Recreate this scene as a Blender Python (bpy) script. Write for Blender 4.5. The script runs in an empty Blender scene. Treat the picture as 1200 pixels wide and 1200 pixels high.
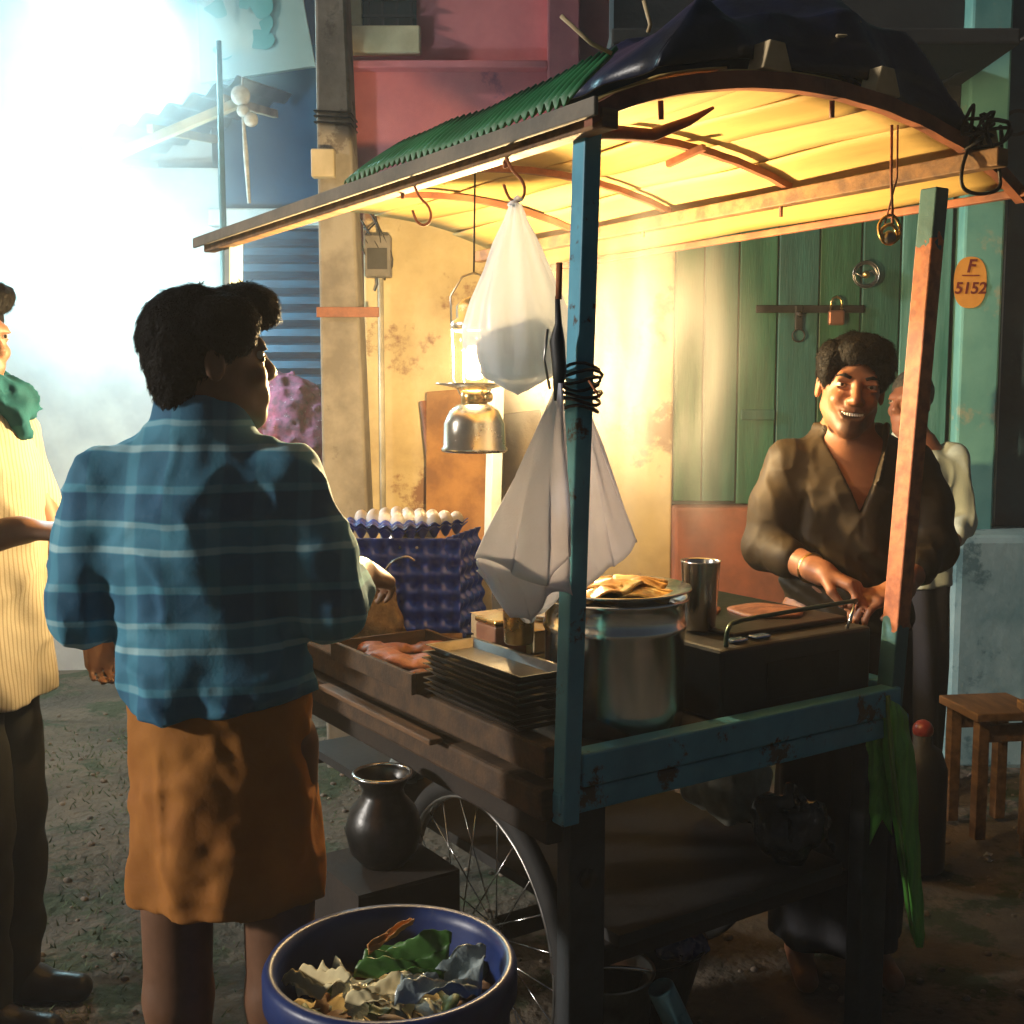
import bpy, bmesh, math, random
import numpy as np
from mathutils import Vector, Matrix
random.seed(11)
sc = bpy.context.scene
COL = sc.collection
R = math.radians

# ---------------------------------------------------------------- camera
F_PX = 1350.0                       # focal length in pixels of the 1200 px photograph
PITCH = R(5.7)
CAM = Vector((0, 0, 1.5))
cam_d = bpy.data.cameras.new('camera'); cam = bpy.data.objects.new('camera', cam_d); COL.objects.link(cam)
cam_d.sensor_width = 36; cam_d.lens = 36 * F_PX / 1200
cam_d.clip_start = 0.02; cam_d.clip_end = 500
cam.location = CAM; cam.rotation_euler = (math.pi / 2 - PITCH, 0, 0)
sc.camera = cam

# ---------------------------------------------------------------- night sky, sun lamp for an unseen lamp at the left, exposure
SUN_EL, SUN_AZ = R(16), R(-104)      # azimuth measured from +y towards +x: light comes from the left and a little behind the camera
w = bpy.data.worlds.new('World'); sc.world = w; w.use_nodes = True
nt = w.node_tree; nt.nodes.clear()
sky = nt.nodes.new('ShaderNodeTexSky'); sky.sky_type = 'NISHITA'; sky.sun_disc = False
sky.sun_elevation = SUN_EL; sky.sun_rotation = SUN_AZ
bg = nt.nodes.new('ShaderNodeBackground'); bg.inputs['Strength'].default_value = 0.011
wo = nt.nodes.new('ShaderNodeOutputWorld')
nt.links.new(sky.outputs[0], bg.inputs[0]); nt.links.new(bg.outputs[0], wo.inputs[0])
sd = bpy.data.lights.new('left_lamp_sun', 'SUN'); so = bpy.data.objects.new('left_lamp_sun', sd); COL.objects.link(so)  # added sun lamp, stands in for an unseen lamp off to the left
sd.energy = 3.0; sd.angle = R(4); sd.color = (1.0, 0.93, 0.84)
sdir = Vector((math.sin(SUN_AZ) * math.cos(SUN_EL), math.cos(SUN_AZ) * math.cos(SUN_EL), math.sin(SUN_EL)))
so.rotation_euler = (-sdir).to_track_quat('-Z', 'Y').to_euler()
sc.view_settings.view_transform = 'Standard'; sc.view_settings.look = 'None'
sc.view_settings.exposure = 0.0; sc.view_settings.gamma = 1.0
sc.render.engine = 'CYCLES'
cy = sc.cycles
cy.use_denoising = True
try: cy.denoiser = 'OPENIMAGEDENOISE'
except Exception: pass
cy.max_bounces = 7; cy.diffuse_bounces = 3; cy.glossy_bounces = 3; cy.transmission_bounces = 4
cy.transparent_max_bounces = 12; cy.volume_bounces = 1
cy.sample_clamp_indirect = 4.0; cy.sample_clamp_direct = 0.0
cy.volume_step_rate = 2.0; cy.volume_max_steps = 96
cy.caustics_reflective = False; cy.caustics_refractive = False

# ---------------------------------------------------------------- pixel -> place
def ray(px, py):
    a = Vector(((px - 600) / F_PX, -(py - 600) / F_PX, -1.0))
    c, s = math.cos(PITCH), math.sin(PITCH)
    # camera axes in the world: right (1,0,0), up (0,s,c), forward (0,c,-s)
    return Vector((a.x, a.y * s + c, a.y * c - s))
def at(px, py, y):
    d = ray(px, py); return CAM + d * (y / d.y)
def on_z(px, py, z):
    d = ray(px, py); return CAM + d * ((z - CAM.z) / d.z)

# the cart's own axes: u along its short open end, v along its length, corner post at the origin
CART_O = Vector((0.096, 2.0, 0)); CART_A = R(33.5)
CU = Vector((math.cos(CART_A), math.sin(CART_A), 0)); CV = Vector((-math.sin(CART_A), math.cos(CART_A), 0))
def C(u, v, z): return CART_O + CU * u + CV * v + Vector((0, 0, z))
def inv_c(p):
    q = Vector(p) - CART_O; return Vector((q.dot(CU), q.dot(CV), q.z))

# ---------------------------------------------------------------- object helpers
def tag(o, label=None, cat=None, group=None, kind=None):
    if label: o['label'] = label
    if cat: o['category'] = cat
    if group: o['group'] = group
    if kind: o['kind'] = kind
    return o
def thing(name, label, cat, loc=(0, 0, 0), rz=0.0, group=None, rot=None):
    o = bpy.data.objects.new(name, None); COL.objects.link(o); o.empty_display_size = .1
    o.location = loc; o.rotation_euler = rot if rot else (0, 0, rz)
    return tag(o, label, cat, group)
def mesh(name, verts, faces, mat=None, parent=None, smooth=False, loc=None, rz=None):
    me = bpy.data.meshes.new(name); me.from_pydata([tuple(v) for v in verts], [], faces); me.update()
    if smooth: me.polygons.foreach_set('use_smooth', [True] * len(me.polygons))
    return link(name, me, mat, parent, loc, rz)
def link(name, me, mat=None, parent=None, loc=None, rz=None):
    o = bpy.data.objects.new(name, me); COL.objects.link(o)
    if mat and not me.materials: me.materials.append(mat)
    if parent: o.parent = parent
    if loc is not None: o.location = loc
    if rz is not None: o.rotation_euler = (0, 0, rz)
    return o
class MB:
    """collects shapes for ONE mesh object"""
    def __init__(s): s.v = []; s.f = []; s.sm = []
    def add(s, vs, fs, smooth=False):
        n = len(s.v); s.v += [tuple(v) for v in vs]; s.f += [tuple(i + n for i in f) for f in fs]; s.sm += [smooth] * len(fs)
        return s
    def box(s, lo, hi, M=None, top=None):
        x0, y0, z0 = lo; x1, y1, z1 = hi
        vs = [Vector(p) for p in ((x0,y0,z0),(x1,y0,z0),(x1,y1,z0),(x0,y1,z0),(x0,y0,z1),(x1,y0,z1),(x1,y1,z1),(x0,y1,z1))]
        if top: vs = [p + Vector((top[0], top[1], 0)) if abs(p.z - z1) < 1e-5 else p for p in vs]
        if M: vs = [M @ p for p in vs]
        return s.add(vs, [(0,3,2,1),(4,5,6,7),(0,1,5,4),(1,2,6,5),(2,3,7,6),(3,0,4,7)])
    def bar(s, a, b, wdt, hgt, up=(0, 0, 1)):
        a, b = Vector(a), Vector(b); d = (b - a).normalized(); upv = Vector(up)
        x = d.cross(upv)
        if x.length < 1e-4: x = d.cross(Vector((0, 1, 0)))
        x.normalize(); z = x.cross(d).normalized()
        vs = []
        for p in (a, b):
            for sx, sz in ((-1,-1),(1,-1),(1,1),(-1,1)): vs.append(p + x * sx * wdt / 2 + z * sz * hgt / 2)
        return s.add(vs, [(3,2,1,0),(4,5,6,7),(0,1,5,4),(1,2,6,5),(2,3,7,6),(3,0,4,7)])
    def tube(s, pts, rad, seg=10, cap=True):
        pts = [Vector(p) for p in pts]; n = len(pts)
        rad = rad if isinstance(rad, (list, tuple)) else [rad] * n
        vs, fs = [], []; prev = None
        for i, p in enumerate(pts):
            d = (pts[min(i + 1, n - 1)] - pts[max(i - 1, 0)])
            d = d.normalized() if d.length > 1e-9 else Vector((0, 0, 1))
            if prev is None:
                x = d.cross(Vector((0, 0, 1)))
                if x.length < 1e-3: x = d.cross(Vector((0, 1, 0)))
            else: x = prev - d * prev.dot(d)
            x.normalize(); prev = x; y = d.cross(x)
            for k in range(seg):
                a = 2 * math.pi * k / seg; vs.append(p + (x * math.cos(a) + y * math.sin(a)) * rad[i])
        for i in range(n - 1):
            for k in range(seg):
                k2 = (k + 1) % seg; fs.append((i*seg+k, i*seg+k2, (i+1)*seg+k2, (i+1)*seg+k))
        if cap: fs += [tuple(range(seg))[::-1], tuple(range((n-1)*seg, n*seg))]
        return s.add(vs, fs, True)
    def lathe(s, prof, seg=40, c=(0, 0, 0), closed=False, M=None):
        vs, fs = [], []; n = len(prof)
        for r, z in prof:
            for k in range(seg):
                a = 2 * math.pi * k / seg; p = Vector((r * math.cos(a), r * math.sin(a), z))
                vs.append((M @ p if M else p) + Vector(c))
        for i in range(n - 1 if not closed else n):
            j = (i + 1) % n
            for k in range(seg):
                k2 = (k + 1) % seg; fs.append((i*seg+k, i*seg+k2, j*seg+k2, j*seg+k))
        if not closed:
            if prof[0][0] > 1e-6: fs.append(tuple(range(seg))[::-1])
            if prof[-1][0] > 1e-6: fs.append(tuple(range((n-1)*seg, n*seg)))
        return s.add(vs, fs, True)
    def ball(s, c, r, seg=14, rings=9, sq=(1, 1, 1)):
        vs, fs = [], []
        for i in range(rings + 1):
            t = math.pi * i / rings
            for k in range(seg):
                a = 2 * math.pi * k / seg
                vs.append(Vector(c) + Vector((r*sq[0]*math.sin(t)*math.cos(a), r*sq[1]*math.sin(t)*math.sin(a), -r*sq[2]*math.cos(t))))
        for i in range(rings):
            for k in range(seg):
                k2 = (k + 1) % seg; fs.append((i*seg+k, i*seg+k2, (i+1)*seg+k2, (i+1)*seg+k))
        return s.add(vs, fs, True)
    def build(s, name, mat, parent=None, loc=None, rz=None, bevel=0.0, solid=0.0, sub=0, weld=True):
        me = bpy.data.meshes.new(name); me.from_pydata(s.v, [], s.f); me.update()
        me.polygons.foreach_set('use_smooth', s.sm)
        bm = bmesh.new(); bm.from_mesh(me)
        if weld: bmesh.ops.remove_doubles(bm, verts=bm.verts, dist=1e-6)
        bmesh.ops.recalc_face_normals(bm, faces=bm.faces); bm.to_mesh(me); bm.free()
        o = link(name, me, mat, parent, loc, rz)
        if solid: m = o.modifiers.new('thick', 'SOLIDIFY'); m.thickness = solid; m.offset = 0
        if sub: m = o.modifiers.new('sub', 'SUBSURF'); m.levels = m.render_levels = sub
        if bevel:
            m = o.modifiers.new('bev', 'BEVEL'); m.width = bevel; m.segments = 2; m.limit_method = 'ANGLE'; m.angle_limit = R(40)
        return o
def grid_sheet(name, fn, nu, nv, mat, parent=None, solid=.003, loc=None, rz=None, sub=0, smooth=True):
    vs = [fn(i / nu, j / nv) for j in range(nv + 1) for i in range(nu + 1)]
    fs = [(j*(nu+1)+i, j*(nu+1)+i+1, (j+1)*(nu+1)+i+1, (j+1)*(nu+1)+i) for j in range(nv) for i in range(nu)]
    o = mesh(name, vs, fs, mat, parent, smooth, loc, rz)
    if solid: m = o.modifiers.new('thick', 'SOLIDIFY'); m.thickness = solid; m.offset = 0
    if sub: m = o.modifiers.new('sub', 'SUBSURF'); m.levels = m.render_levels = sub
    return o
def copy_tree(o, parent=None):
    c = o.copy(); COL.objects.link(c); c.parent = parent
    for ch in list(o.children): copy_tree(ch, c)
    return c
def bez(p0, p1, p2, p3, n=12):
    p0, p1, p2, p3 = map(Vector, (p0, p1, p2, p3)); out = []
    for i in range(n + 1):
        t = i / n; out.append(p0*(1-t)**3 + p1*3*t*(1-t)**2 + p2*3*t*t*(1-t) + p3*t**3)
    return out
def smooth_path(pts, n=6):
    pts = [Vector(p) for p in pts]; out = []
    for i in range(len(pts) - 1):
        p0 = pts[max(i-1, 0)]; p1 = pts[i]; p2 = pts[i+1]; p3 = pts[min(i+2, len(pts)-1)]
        for k in range(n):
            t = k / n
            out.append(.5*((2*p1) + (p2-p0)*t + (2*p0-5*p1+4*p2-p3)*t*t + (3*p1-p0-3*p2+p3)*t**3))
    out.append(pts[-1]); return out

# ---------------------------------------------------------------- materials
def M(name, c1, c2=None, rough=.6, metal=0.0, scale=6.0, detail=6, bump=.15, bscale=60.0, contrast=.5,
      stretch=None, spots=None, spot_scale=4.0, spot_amt=.55, rvar=.15, spec=.5, trans=0.0, sheen=0.0, bdist=.004):
    m = bpy.data.materials.new(name); m.use_nodes = True
    n = m.node_tree.nodes; l = m.node_tree.links
    b = n['Principled BSDF']
    tc = n.new('ShaderNodeTexCoord'); mp = n.new('ShaderNodeMapping'); l.new(tc.outputs['Object'], mp.inputs[0])
    if stretch: mp.inputs['Scale'].default_value = stretch
    n1 = n.new('ShaderNodeTexNoise'); n1.inputs['Scale'].default_value = scale; n1.inputs['Detail'].default_value = detail
    n1.inputs['Roughness'].default_value = .62
    l.new(mp.outputs[0], n1.inputs['Vector'])
    rp = n.new('ShaderNodeValToRGB'); l.new(n1.outputs['Fac'], rp.inputs[0])
    c2 = c2 or tuple(x * .62 for x in c1)
    rp.color_ramp.elements[0].position = .5 - contrast / 2 * .5; rp.color_ramp.elements[1].position = .5 + contrast / 2 * .5
    rp.color_ramp.elements[0].color = (*c2, 1); rp.color_ramp.elements[1].color = (*c1, 1)
    out = rp.outputs[0]
    if spots:
        n3 = n.new('ShaderNodeTexNoise'); n3.inputs['Scale'].default_value = spot_scale; n3.inputs['Detail'].default_value = 8
        n3.inputs['Roughness'].default_value = .7; l.new(mp.outputs[0], n3.inputs['Vector'])
        r3 = n.new('ShaderNodeValToRGB'); l.new(n3.outputs['Fac'], r3.inputs[0])
        r3.color_ramp.elements[0].position = spot_amt; r3.color_ramp.elements[1].position = min(spot_amt + .05, 1)
        mx = n.new('ShaderNodeMixRGB'); l.new(r3.outputs[0], mx.inputs[0]); l.new(out, mx.inputs[1]); mx.inputs[2].default_value = (*spots, 1)
        out = mx.outputs[0]
    l.new(out, b.inputs['Base Color'])
    n2 = n.new('ShaderNodeTexNoise'); n2.inputs['Scale'].default_value = bscale; n2.inputs['Detail'].default_value = 5
    l.new(mp.outputs[0], n2.inputs['Vector'])
    if bump:
        bp = n.new('ShaderNodeBump'); bp.inputs['Strength'].default_value = bump; bp.inputs['Distance'].default_value = bdist
        l.new(n2.outputs['Fac'], bp.inputs['Height']); l.new(bp.outputs[0], b.inputs['Normal'])
    mr = n.new('ShaderNodeMapRange'); l.new(n1.outputs['Fac'], mr.inputs[0])
    mr.inputs[3].default_value = max(rough - rvar, .03); mr.inputs[4].default_value = min(rough + rvar, 1)
    l.new(mr.outputs[0], b.inputs['Roughness'])
    b.inputs['Metallic'].default_value = metal; b.inputs['Specular IOR Level'].default_value = spec
    if trans: b.inputs['Transmission Weight'].default_value = trans
    if sheen: b.inputs['Sheen Weight'].default_value = sheen
    m['out'] = ''
    return m
def emis(name, col, strength):
    m = bpy.data.materials.new(name); m.use_nodes = True; n = m.node_tree.nodes; n.clear()
    e = n.new('ShaderNodeEmission'); e.inputs[0].default_value = (*col, 1); e.inputs[1].default_value = strength
    o = n.new('ShaderNodeOutputMaterial'); m.node_tree.links.new(e.outputs[0], o.inputs[0]); return m
def base_socket(m):
    return m.node_tree.nodes['Principled BSDF'].inputs['Base Color']

FLOOD = 950.0; LAMP = 8200.0; HAZE = 0.0068; AIR = True
MT = {}
MT['wood'] = M('wood', (.19, .10, .045), (.09, .045, .02), rough=.7, scale=5, stretch=(6, 1, 6), bump=.3, bscale=30)
MT['wood_v'] = M('wood_v', (.25, .135, .055), (.11, .055, .025), rough=.7, scale=5, stretch=(1, 5, 5), bump=.3, bscale=30)
MT['wood_red'] = M('wood_red', (.32, .11, .05), (.15, .05, .025), rough=.7, scale=9, bump=.35, bscale=40)
MT['wood_pale'] = M('wood_pale', (.62, .48, .28), (.40, .29, .15), rough=.75, scale=7, bump=.3, bscale=40)
MT['blue_paint'] = M('blue_paint', (.09, .36, .50), (.05, .24, .36), rough=.5, scale=5, bump=.2, bscale=45, spots=(.05, .035, .03), spot_scale=11, spot_amt=.575)
MT['rust'] = M('rust', (.42, .14, .05), (.2, .06, .025), rough=.8, scale=14, bump=.4, bscale=90)
MT['dark_iron'] = M('dark_iron', (.03, .027, .025), (.014, .012, .011), rough=.5, metal=.6, scale=9, bump=.2)
MT['steel'] = M('steel', (.80, .80, .78), (.62, .62, .60), rough=.2, metal=1, scale=6, stretch=(1, 1, .2), bump=.04, rvar=.1)
MT['steel_worn'] = M('steel_worn', (.42, .41, .39), (.25, .24, .22), rough=.34, metal=1, scale=12, bump=.08)
MT['brass'] = M('brass', (.62, .42, .16), (.4, .26, .1), rough=.28, metal=1, scale=8, bump=.05)
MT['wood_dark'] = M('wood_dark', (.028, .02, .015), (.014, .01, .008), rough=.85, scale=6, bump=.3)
MT['wood_shaded'] = M('wood_shaded', (.085, .048, .024), (.04, .022, .012), rough=.8, scale=6, stretch=(1, 4, 4), bump=.35, bscale=30)  # wood darkened in colour for the shade people cast on the cart side
MT['rubber'] = M('rubber', (.02, .02, .02), rough=.8, bump=.2)
MT['black'] = M('black', (.02, .019, .018), (.011, .01, .01), rough=.6, scale=8, bump=.2)
# ---------------------------------------------------------------- bodies and cloth: a distance field turned into one continuous surface
_lat = {}
def vnoise(X, Y, Z, freq, seed=0):
    if seed not in _lat: _lat[seed] = np.random.RandomState(seed).rand(32, 32, 32).astype(np.float32) * 2 - 1
    L = _lat[seed]; r = 0
    x, y, z = X * freq, Y * freq, Z * freq
    xi, yi, zi = np.floor(x).astype(int), np.floor(y).astype(int), np.floor(z).astype(int)
    fx, fy, fz = x - xi, y - yi, z - zi
    fx, fy, fz = (t * t * (3 - 2 * t) for t in (fx, fy, fz))
    for a in (0, 1):
        for b in (0, 1):
            for c in (0, 1):
                r = r + L[(xi + a) & 31, (yi + b) & 31, (zi + c) & 31] * (fx if a else 1 - fx) * (fy if b else 1 - fy) * (fz if c else 1 - fz)
    return r
class Field:
    def __init__(s, lo, hi, h):
        s.lo = np.array(lo, float); s.h = h
        s.n = np.ceil((np.array(hi, float) - s.lo) / h).astype(int) + 1
        s.ax = [s.lo[i] + h * np.arange(s.n[i]) for i in range(3)]
        s.F = np.full(s.n, 9.0, np.float32)
    def _blk(s, lo, hi):
        a = [max(int((lo[i] - s.lo[i]) / s.h), 0) for i in range(3)]; b = [min(int((hi[i] - s.lo[i]) / s.h) + 2, s.n[i]) for i in range(3)]
        sl = tuple(slice(a[i], max(b[i], a[i])) for i in range(3))
        return sl, np.meshgrid(*[s.ax[i][sl[i]] for i in range(3)], indexing='ij')
    def put(s, fn, lo, hi, k=.02, cut=False):
        m = k + 3 * s.h
        sl, (X, Y, Z) = s._blk([v - m for v in lo], [v + m for v in hi])
        if X.size == 0: return
        d = fn(X, Y, Z); b = s.F[sl]
        if cut:
            d = -d; hh = np.maximum(k - np.abs(b - d), 0) / max(k, 1e-6); s.F[sl] = np.maximum(b, d) + hh * hh * k / 4
        else:
            hh = np.maximum(k - np.abs(b - d), 0) / max(k, 1e-6); s.F[sl] = np.minimum(b, d) - hh * hh * k / 4
    def cap(s, a, b, ra, rb=None, k=.02, cut=False):
        a = np.array(a, float); b = np.array(b, float); rb = ra if rb is None else rb; r = max(ra, rb)
        ba = b - a; L = max(float(ba @ ba), 1e-9)
        def f(X, Y, Z):
            t = np.clip(((X-a[0])*ba[0] + (Y-a[1])*ba[1] + (Z-a[2])*ba[2]) / L, 0, 1)
            return np.sqrt((X-a[0]-t*ba[0])**2 + (Y-a[1]-t*ba[1])**2 + (Z-a[2]-t*ba[2])**2) - (ra + (rb-ra)*t)
        s.put(f, np.minimum(a, b) - r, np.maximum(a, b) + r, k, cut)
    def chain(s, pts, rs, k=.02):
        for i in range(len(pts) - 1): s.cap(pts[i], pts[i+1], rs[i], rs[i+1], k)
    def ell(s, c, r, Rm=None, k=.02, cut=False):
        c = np.array(c, float); r = np.array(r, float); Q = np.eye(3) if Rm is None else np.array(Rm).T; g = float(max(r))
        def f(X, Y, Z):
            x, y, z = X-c[0], Y-c[1], Z-c[2]
            p = [(Q[i,0]*x + Q[i,1]*y + Q[i,2]*z) for i in range(3)]
            k0 = np.sqrt(sum((p[i]/r[i])**2 for i in range(3))); k1 = np.sqrt(sum((p[i]/r[i]**2)**2 for i in range(3))) + 1e-6
            return k0 * (k0 - 1) / k1
        s.put(f, c - g, c + g, k, cut)
    def loft(s, secs, k=.02, fold=None, zround=.01):
        """secs: (z, cx, cy, rx, ry); fold(angle, z, X, Y) adds to the radius"""
        A = np.array(sorted(secs)); z0, z1 = A[0, 0], A[-1, 0]; g = max(A[:, 3].max(), A[:, 4].max()) + .05
        def f(X, Y, Z):
            zz = np.clip(Z, z0, z1)
            cx, cy, rx, ry = (np.interp(zz, A[:, 0], A[:, i]) for i in (1, 2, 3, 4))
            x, y = X - cx, Y - cy; q = np.sqrt((x/rx)**2 + (y/ry)**2) + 1e-6
            rad = np.sqrt(x*x + y*y)
            d = rad * (1 - 1/q)
            if fold is not None: d = d - fold(np.arctan2(y, x), Z, X, Y)
            return np.maximum(d * .9, np.maximum(z0 - Z, Z - z1))
        s.put(f, (A[:, 1].min()-g, A[:, 2].min()-g, z0), (A[:, 1].max()+g, A[:, 2].max()+g, z1), k)
    def noise(s, amp, freq, seed=0, sq=(1, 1, 1), band=.04):
        m = np.abs(s.F) < band
        idx = np.nonzero(m)
        X, Y, Z = (s.ax[i][idx[i]] * sq[i] for i in range(3))
        s.F[idx] += (amp * vnoise(X, Y, Z, freq, seed)).astype(np.float32)
    def ridge(s, amp, freq, seed=0, sq=(1, 1, 1), warp=.02, band=.04, lo=None, hi=None):
        '''sharp cloth creases that stand out from the surface'''
        idx = np.nonzero(np.abs(s.F) < band); P = [s.ax[i][idx[i]] for i in range(3)]
        wx = warp * vnoise(P[0], P[1], P[2], 9, seed + 50); wz = warp * vnoise(P[0], P[1], P[2], 9, seed + 51)
        n = vnoise((P[0] + wx) * sq[0], (P[1] + wx) * sq[1], (P[2] + wz) * sq[2], freq, seed)
        w = 1.0
        if lo is not None: w = np.clip((hi - P[2]) / (hi - lo), 0, 1)
        s.F[idx] -= (amp * w * ((1 - np.minimum(np.abs(n) * 1.6, 1)) ** 2 - .3)).astype(np.float32)
    def mesh(s, name, mat, parent=None, relax=1):
        F = s.F; S = F < 0; n = np.array(F.shape) - 1
        cor = [(a, b, c) for a in (0, 1) for b in (0, 1) for c in (0, 1)]
        def sh(A, o): return A[o[0]:o[0]+n[0], o[1]:o[1]+n[1], o[2]:o[2]+n[2]]
        cnt = sum(sh(S, o).astype(np.int8) for o in cor); mk = (cnt > 0) & (cnt < 8)
        ci = np.nonzero(mk); nv = len(ci[0]); idx = np.full(n, -1, np.int64); idx[ci] = np.arange(nv)
        val = {o: F[ci[0]+o[0], ci[1]+o[1], ci[2]+o[2]] for o in cor}
        acc = np.zeros((nv, 3)); num = np.zeros(nv)
        for a in cor:
            for ax in range(3):
                if a[ax]: continue
                b = list(a); b[ax] = 1; b = tuple(b); fa, fb = val[a], val[b]; x = (fa < 0) != (fb < 0)
                t = np.where(x, fa / np.where(x, fa - fb, 1), 0)
                p = np.array(a, float)[None, :].repeat(nv, 0); p[:, ax] += t
                acc += p * x[:, None]; num += x
        V = acc / np.maximum(num, 1)[:, None] + np.stack(ci, 1); V = s.lo + V * s.h
        quads = []
        for ax in range(3):
            o = [0, 0, 0]; o[ax] = 1
            sl0 = [slice(0, F.shape[i] - (1 if i == ax else 0)) for i in range(3)]; sl1 = [slice(o[i], F.shape[i]) for i in range(3)]
            e = S[tuple(sl0)] != S[tuple(sl1)]; I = list(np.nonzero(e))
            u, v = (ax + 1) % 3, (ax + 2) % 3
            ok = (I[u] > 0) & (I[v] > 0) & (I[u] < n[u]) & (I[v] < n[v]); I = [q[ok] for q in I]
            def cell(du, dv):
                J = [q.copy() for q in I]; J[u] += du; J[v] += dv; return idx[J[0], J[1], J[2]]
            q = np.stack([cell(-1, -1), cell(0, -1), cell(0, 0), cell(-1, 0)], 1)
            fl = ~S[I[0], I[1], I[2]]; q[fl] = q[fl][:, ::-1]
            quads.append(q)
        Q = np.concatenate(quads); Q = Q[(Q >= 0).all(1)]
        for _ in range(relax):
            S2 = np.zeros_like(V); N2 = np.zeros(len(V))
            for i in range(4):
                a, b = Q[:, i], Q[:, (i + 1) % 4]
                for d in range(3): S2[:, d] += np.bincount(a, V[b, d], len(V)) + np.bincount(b, V[a, d], len(V))
                N2 += np.bincount(a, minlength=len(V)) + np.bincount(b, minlength=len(V))
            V = V * .4 + .6 * S2 / np.maximum(N2, 1)[:, None]
        me = bpy.data.meshes.new(name); me.vertices.add(len(V)); me.vertices.foreach_set('co', V.astype(np.float32).ravel())
        me.loops.add(Q.size); me.loops.foreach_set('vertex_index', Q.ravel().astype(np.int32))
        me.polygons.add(len(Q)); me.polygons.foreach_set('loop_start', np.arange(0, Q.size, 4, dtype=np.int32))
        me.polygons.foreach_set('use_smooth', np.ones(len(Q), bool))
        me.update(calc_edges=True); me.validate()
        return link(name, me, mat, parent)

def rot3(yaw=0, pitch=0, roll=0):
    return np.array((Matrix.Rotation(yaw, 3, 'Z') @ Matrix.Rotation(pitch, 3, 'X') @ Matrix.Rotation(roll, 3, 'Y')))
class Head:
    """head frame: x to its left-hand picture side when it looks at -y, face towards -y, z up, origin between the ears"""
    def __init__(s, c, yaw=0, pitch=0, roll=0, k=1.0): s.c = np.array(c, float); s.Q = rot3(yaw, pitch, roll); s.k = k
    def p(s, *q): return s.c + s.Q @ (np.array(q, float) * s.k)
    def ell(s, F, c, r, k=.02, cut=False, extra=None):
        Q = s.Q if extra is None else s.Q @ extra
        F.ell(s.p(*c), np.array(r) * s.k, Q, k, cut)
    def cap(s, F, a, b, ra, rb=None, k=.015, cut=False): F.cap(s.p(*a), s.p(*b), ra * s.k, (rb if rb else ra) * s.k, k, cut)
    def skin(s, F, smile=True):
        s.ell(F, (0, .014, .032), (.073, .093, .086)); s.ell(F, (0, -.022, -.03), (.058, .066, .078), .03)
        s.cap(F, (-.046, 0, -.05), (-.012, -.066, -.092), .02, .02, .025); s.cap(F, (.046, 0, -.05), (.012, -.066, -.092), .02, .02, .025)
        s.ell(F, (0, -.071, -.094), (.022, .02, .019), .02)
        s.cap(F, (-.036, -.078, .028), (.036, -.078, .028), .011, .011, .018)
        for x in (-1, 1):
            s.ell(F, (x*.034, -.1, .009), (.0175, .018, .0115), .012, True)
            s.ell(F, (x*.036, -.07, -.026), (.02, .019, .019), .018)
            s.ell(F, (x*.076, .014, -.004), (.0085, .019, .031), .008); s.ell(F, (x*.084, .01, -.002), (.006, .009, .018), .006, True)
            s.cap(F, (x*.034 - .012, -.0865, .0185), (x*.034 + .012, -.0865, .0185), .0050, .0050, .006)
            s.cap(F, (x*.034 - .011, -.0845, .0025), (x*.034 + .011, -.0845, .0025), .0045, .0045, .006)
        s.cap(F, (0, -.088, .016), (0, -.110, -.022), .0085, .0125, .012)
        for x in (-1, 1): s.ell(F, (x*.0125, -.1, -.025), (.0095, .011, .0085), .007)
        s.ell(F, (0, -.083, -.056), (.03, .017, .022), .02)
        if smile:
            s.ell(F, (0, -.1, -.059), (.030, .016, .0085), .004, True)
            for x in (-1, 1): s.ell(F, (x*.027, -.092, -.0525), (.009, .012, .006), .004, True)
            pts = [(-.037, -.079, -.044), (-.020, -.0945, -.0485), (0, -.0985, -.0490), (.020, -.0945, -.0485), (.037, -.079, -.044)]
            for a, b in zip(pts, pts[1:]): s.cap(F, a, b, .0042, .0042, .004)
            pts = [(-.037, -.079, -.0455), (-.020, -.092, -.0675), (0, -.095, -.0725), (.020, -.092, -.0675), (.037, -.079, -.0455)]
            for a, b in zip(pts, pts[1:]): s.cap(F, a, b, .0046, .0046, .004)
        else:
            s.cap(F, (-.022, -.091, -.056), (.022, -.091, -.056), .0055, .0055, .006); s.cap(F, (-.02, -.09, -.067), (.02, -.09, -.067), .006, .006, .006)
        s.cap(F, (0, .022, -.05), (0, .034, -.17), .047, .050, .018)
    def hair(s, F, quiff=0.0, low=-.06, vol=1.0, front=.055, seed=3, amp=.006, side=0.0, nape=0.0):
        s.ell(F, (0, .020, .042), (.083*vol, .1*vol, .092*vol), .01)
        if quiff:
            s.ell(F, (.01, -.072, .1), (.062, .05*quiff, .034), .025); s.ell(F, (.0, -.1, .083), (.04, .026*quiff, .026), .02)
        if nape: s.ell(F, (0, .058, -.03), (.056, .042, .062 * nape), .03)
        if side:
            for x in (-1, 1): s.ell(F, (x*.066, -.02, .06), (.026, .05, .05), .02)
        s.ell(F, (0, -.1, -.03), (.07, .075, front + .045), .015, True)
        s.ell(F, (0, -.04, -.11), (.1, .09, .075), .02, True)
        s.ell(F, (0, .0, -.17), (.13, .16, .17 + low), .012, True)
        F.noise(amp, 60 / s.k, seed); F.noise(amp * .7, 130 / s.k, seed + 1)
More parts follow.
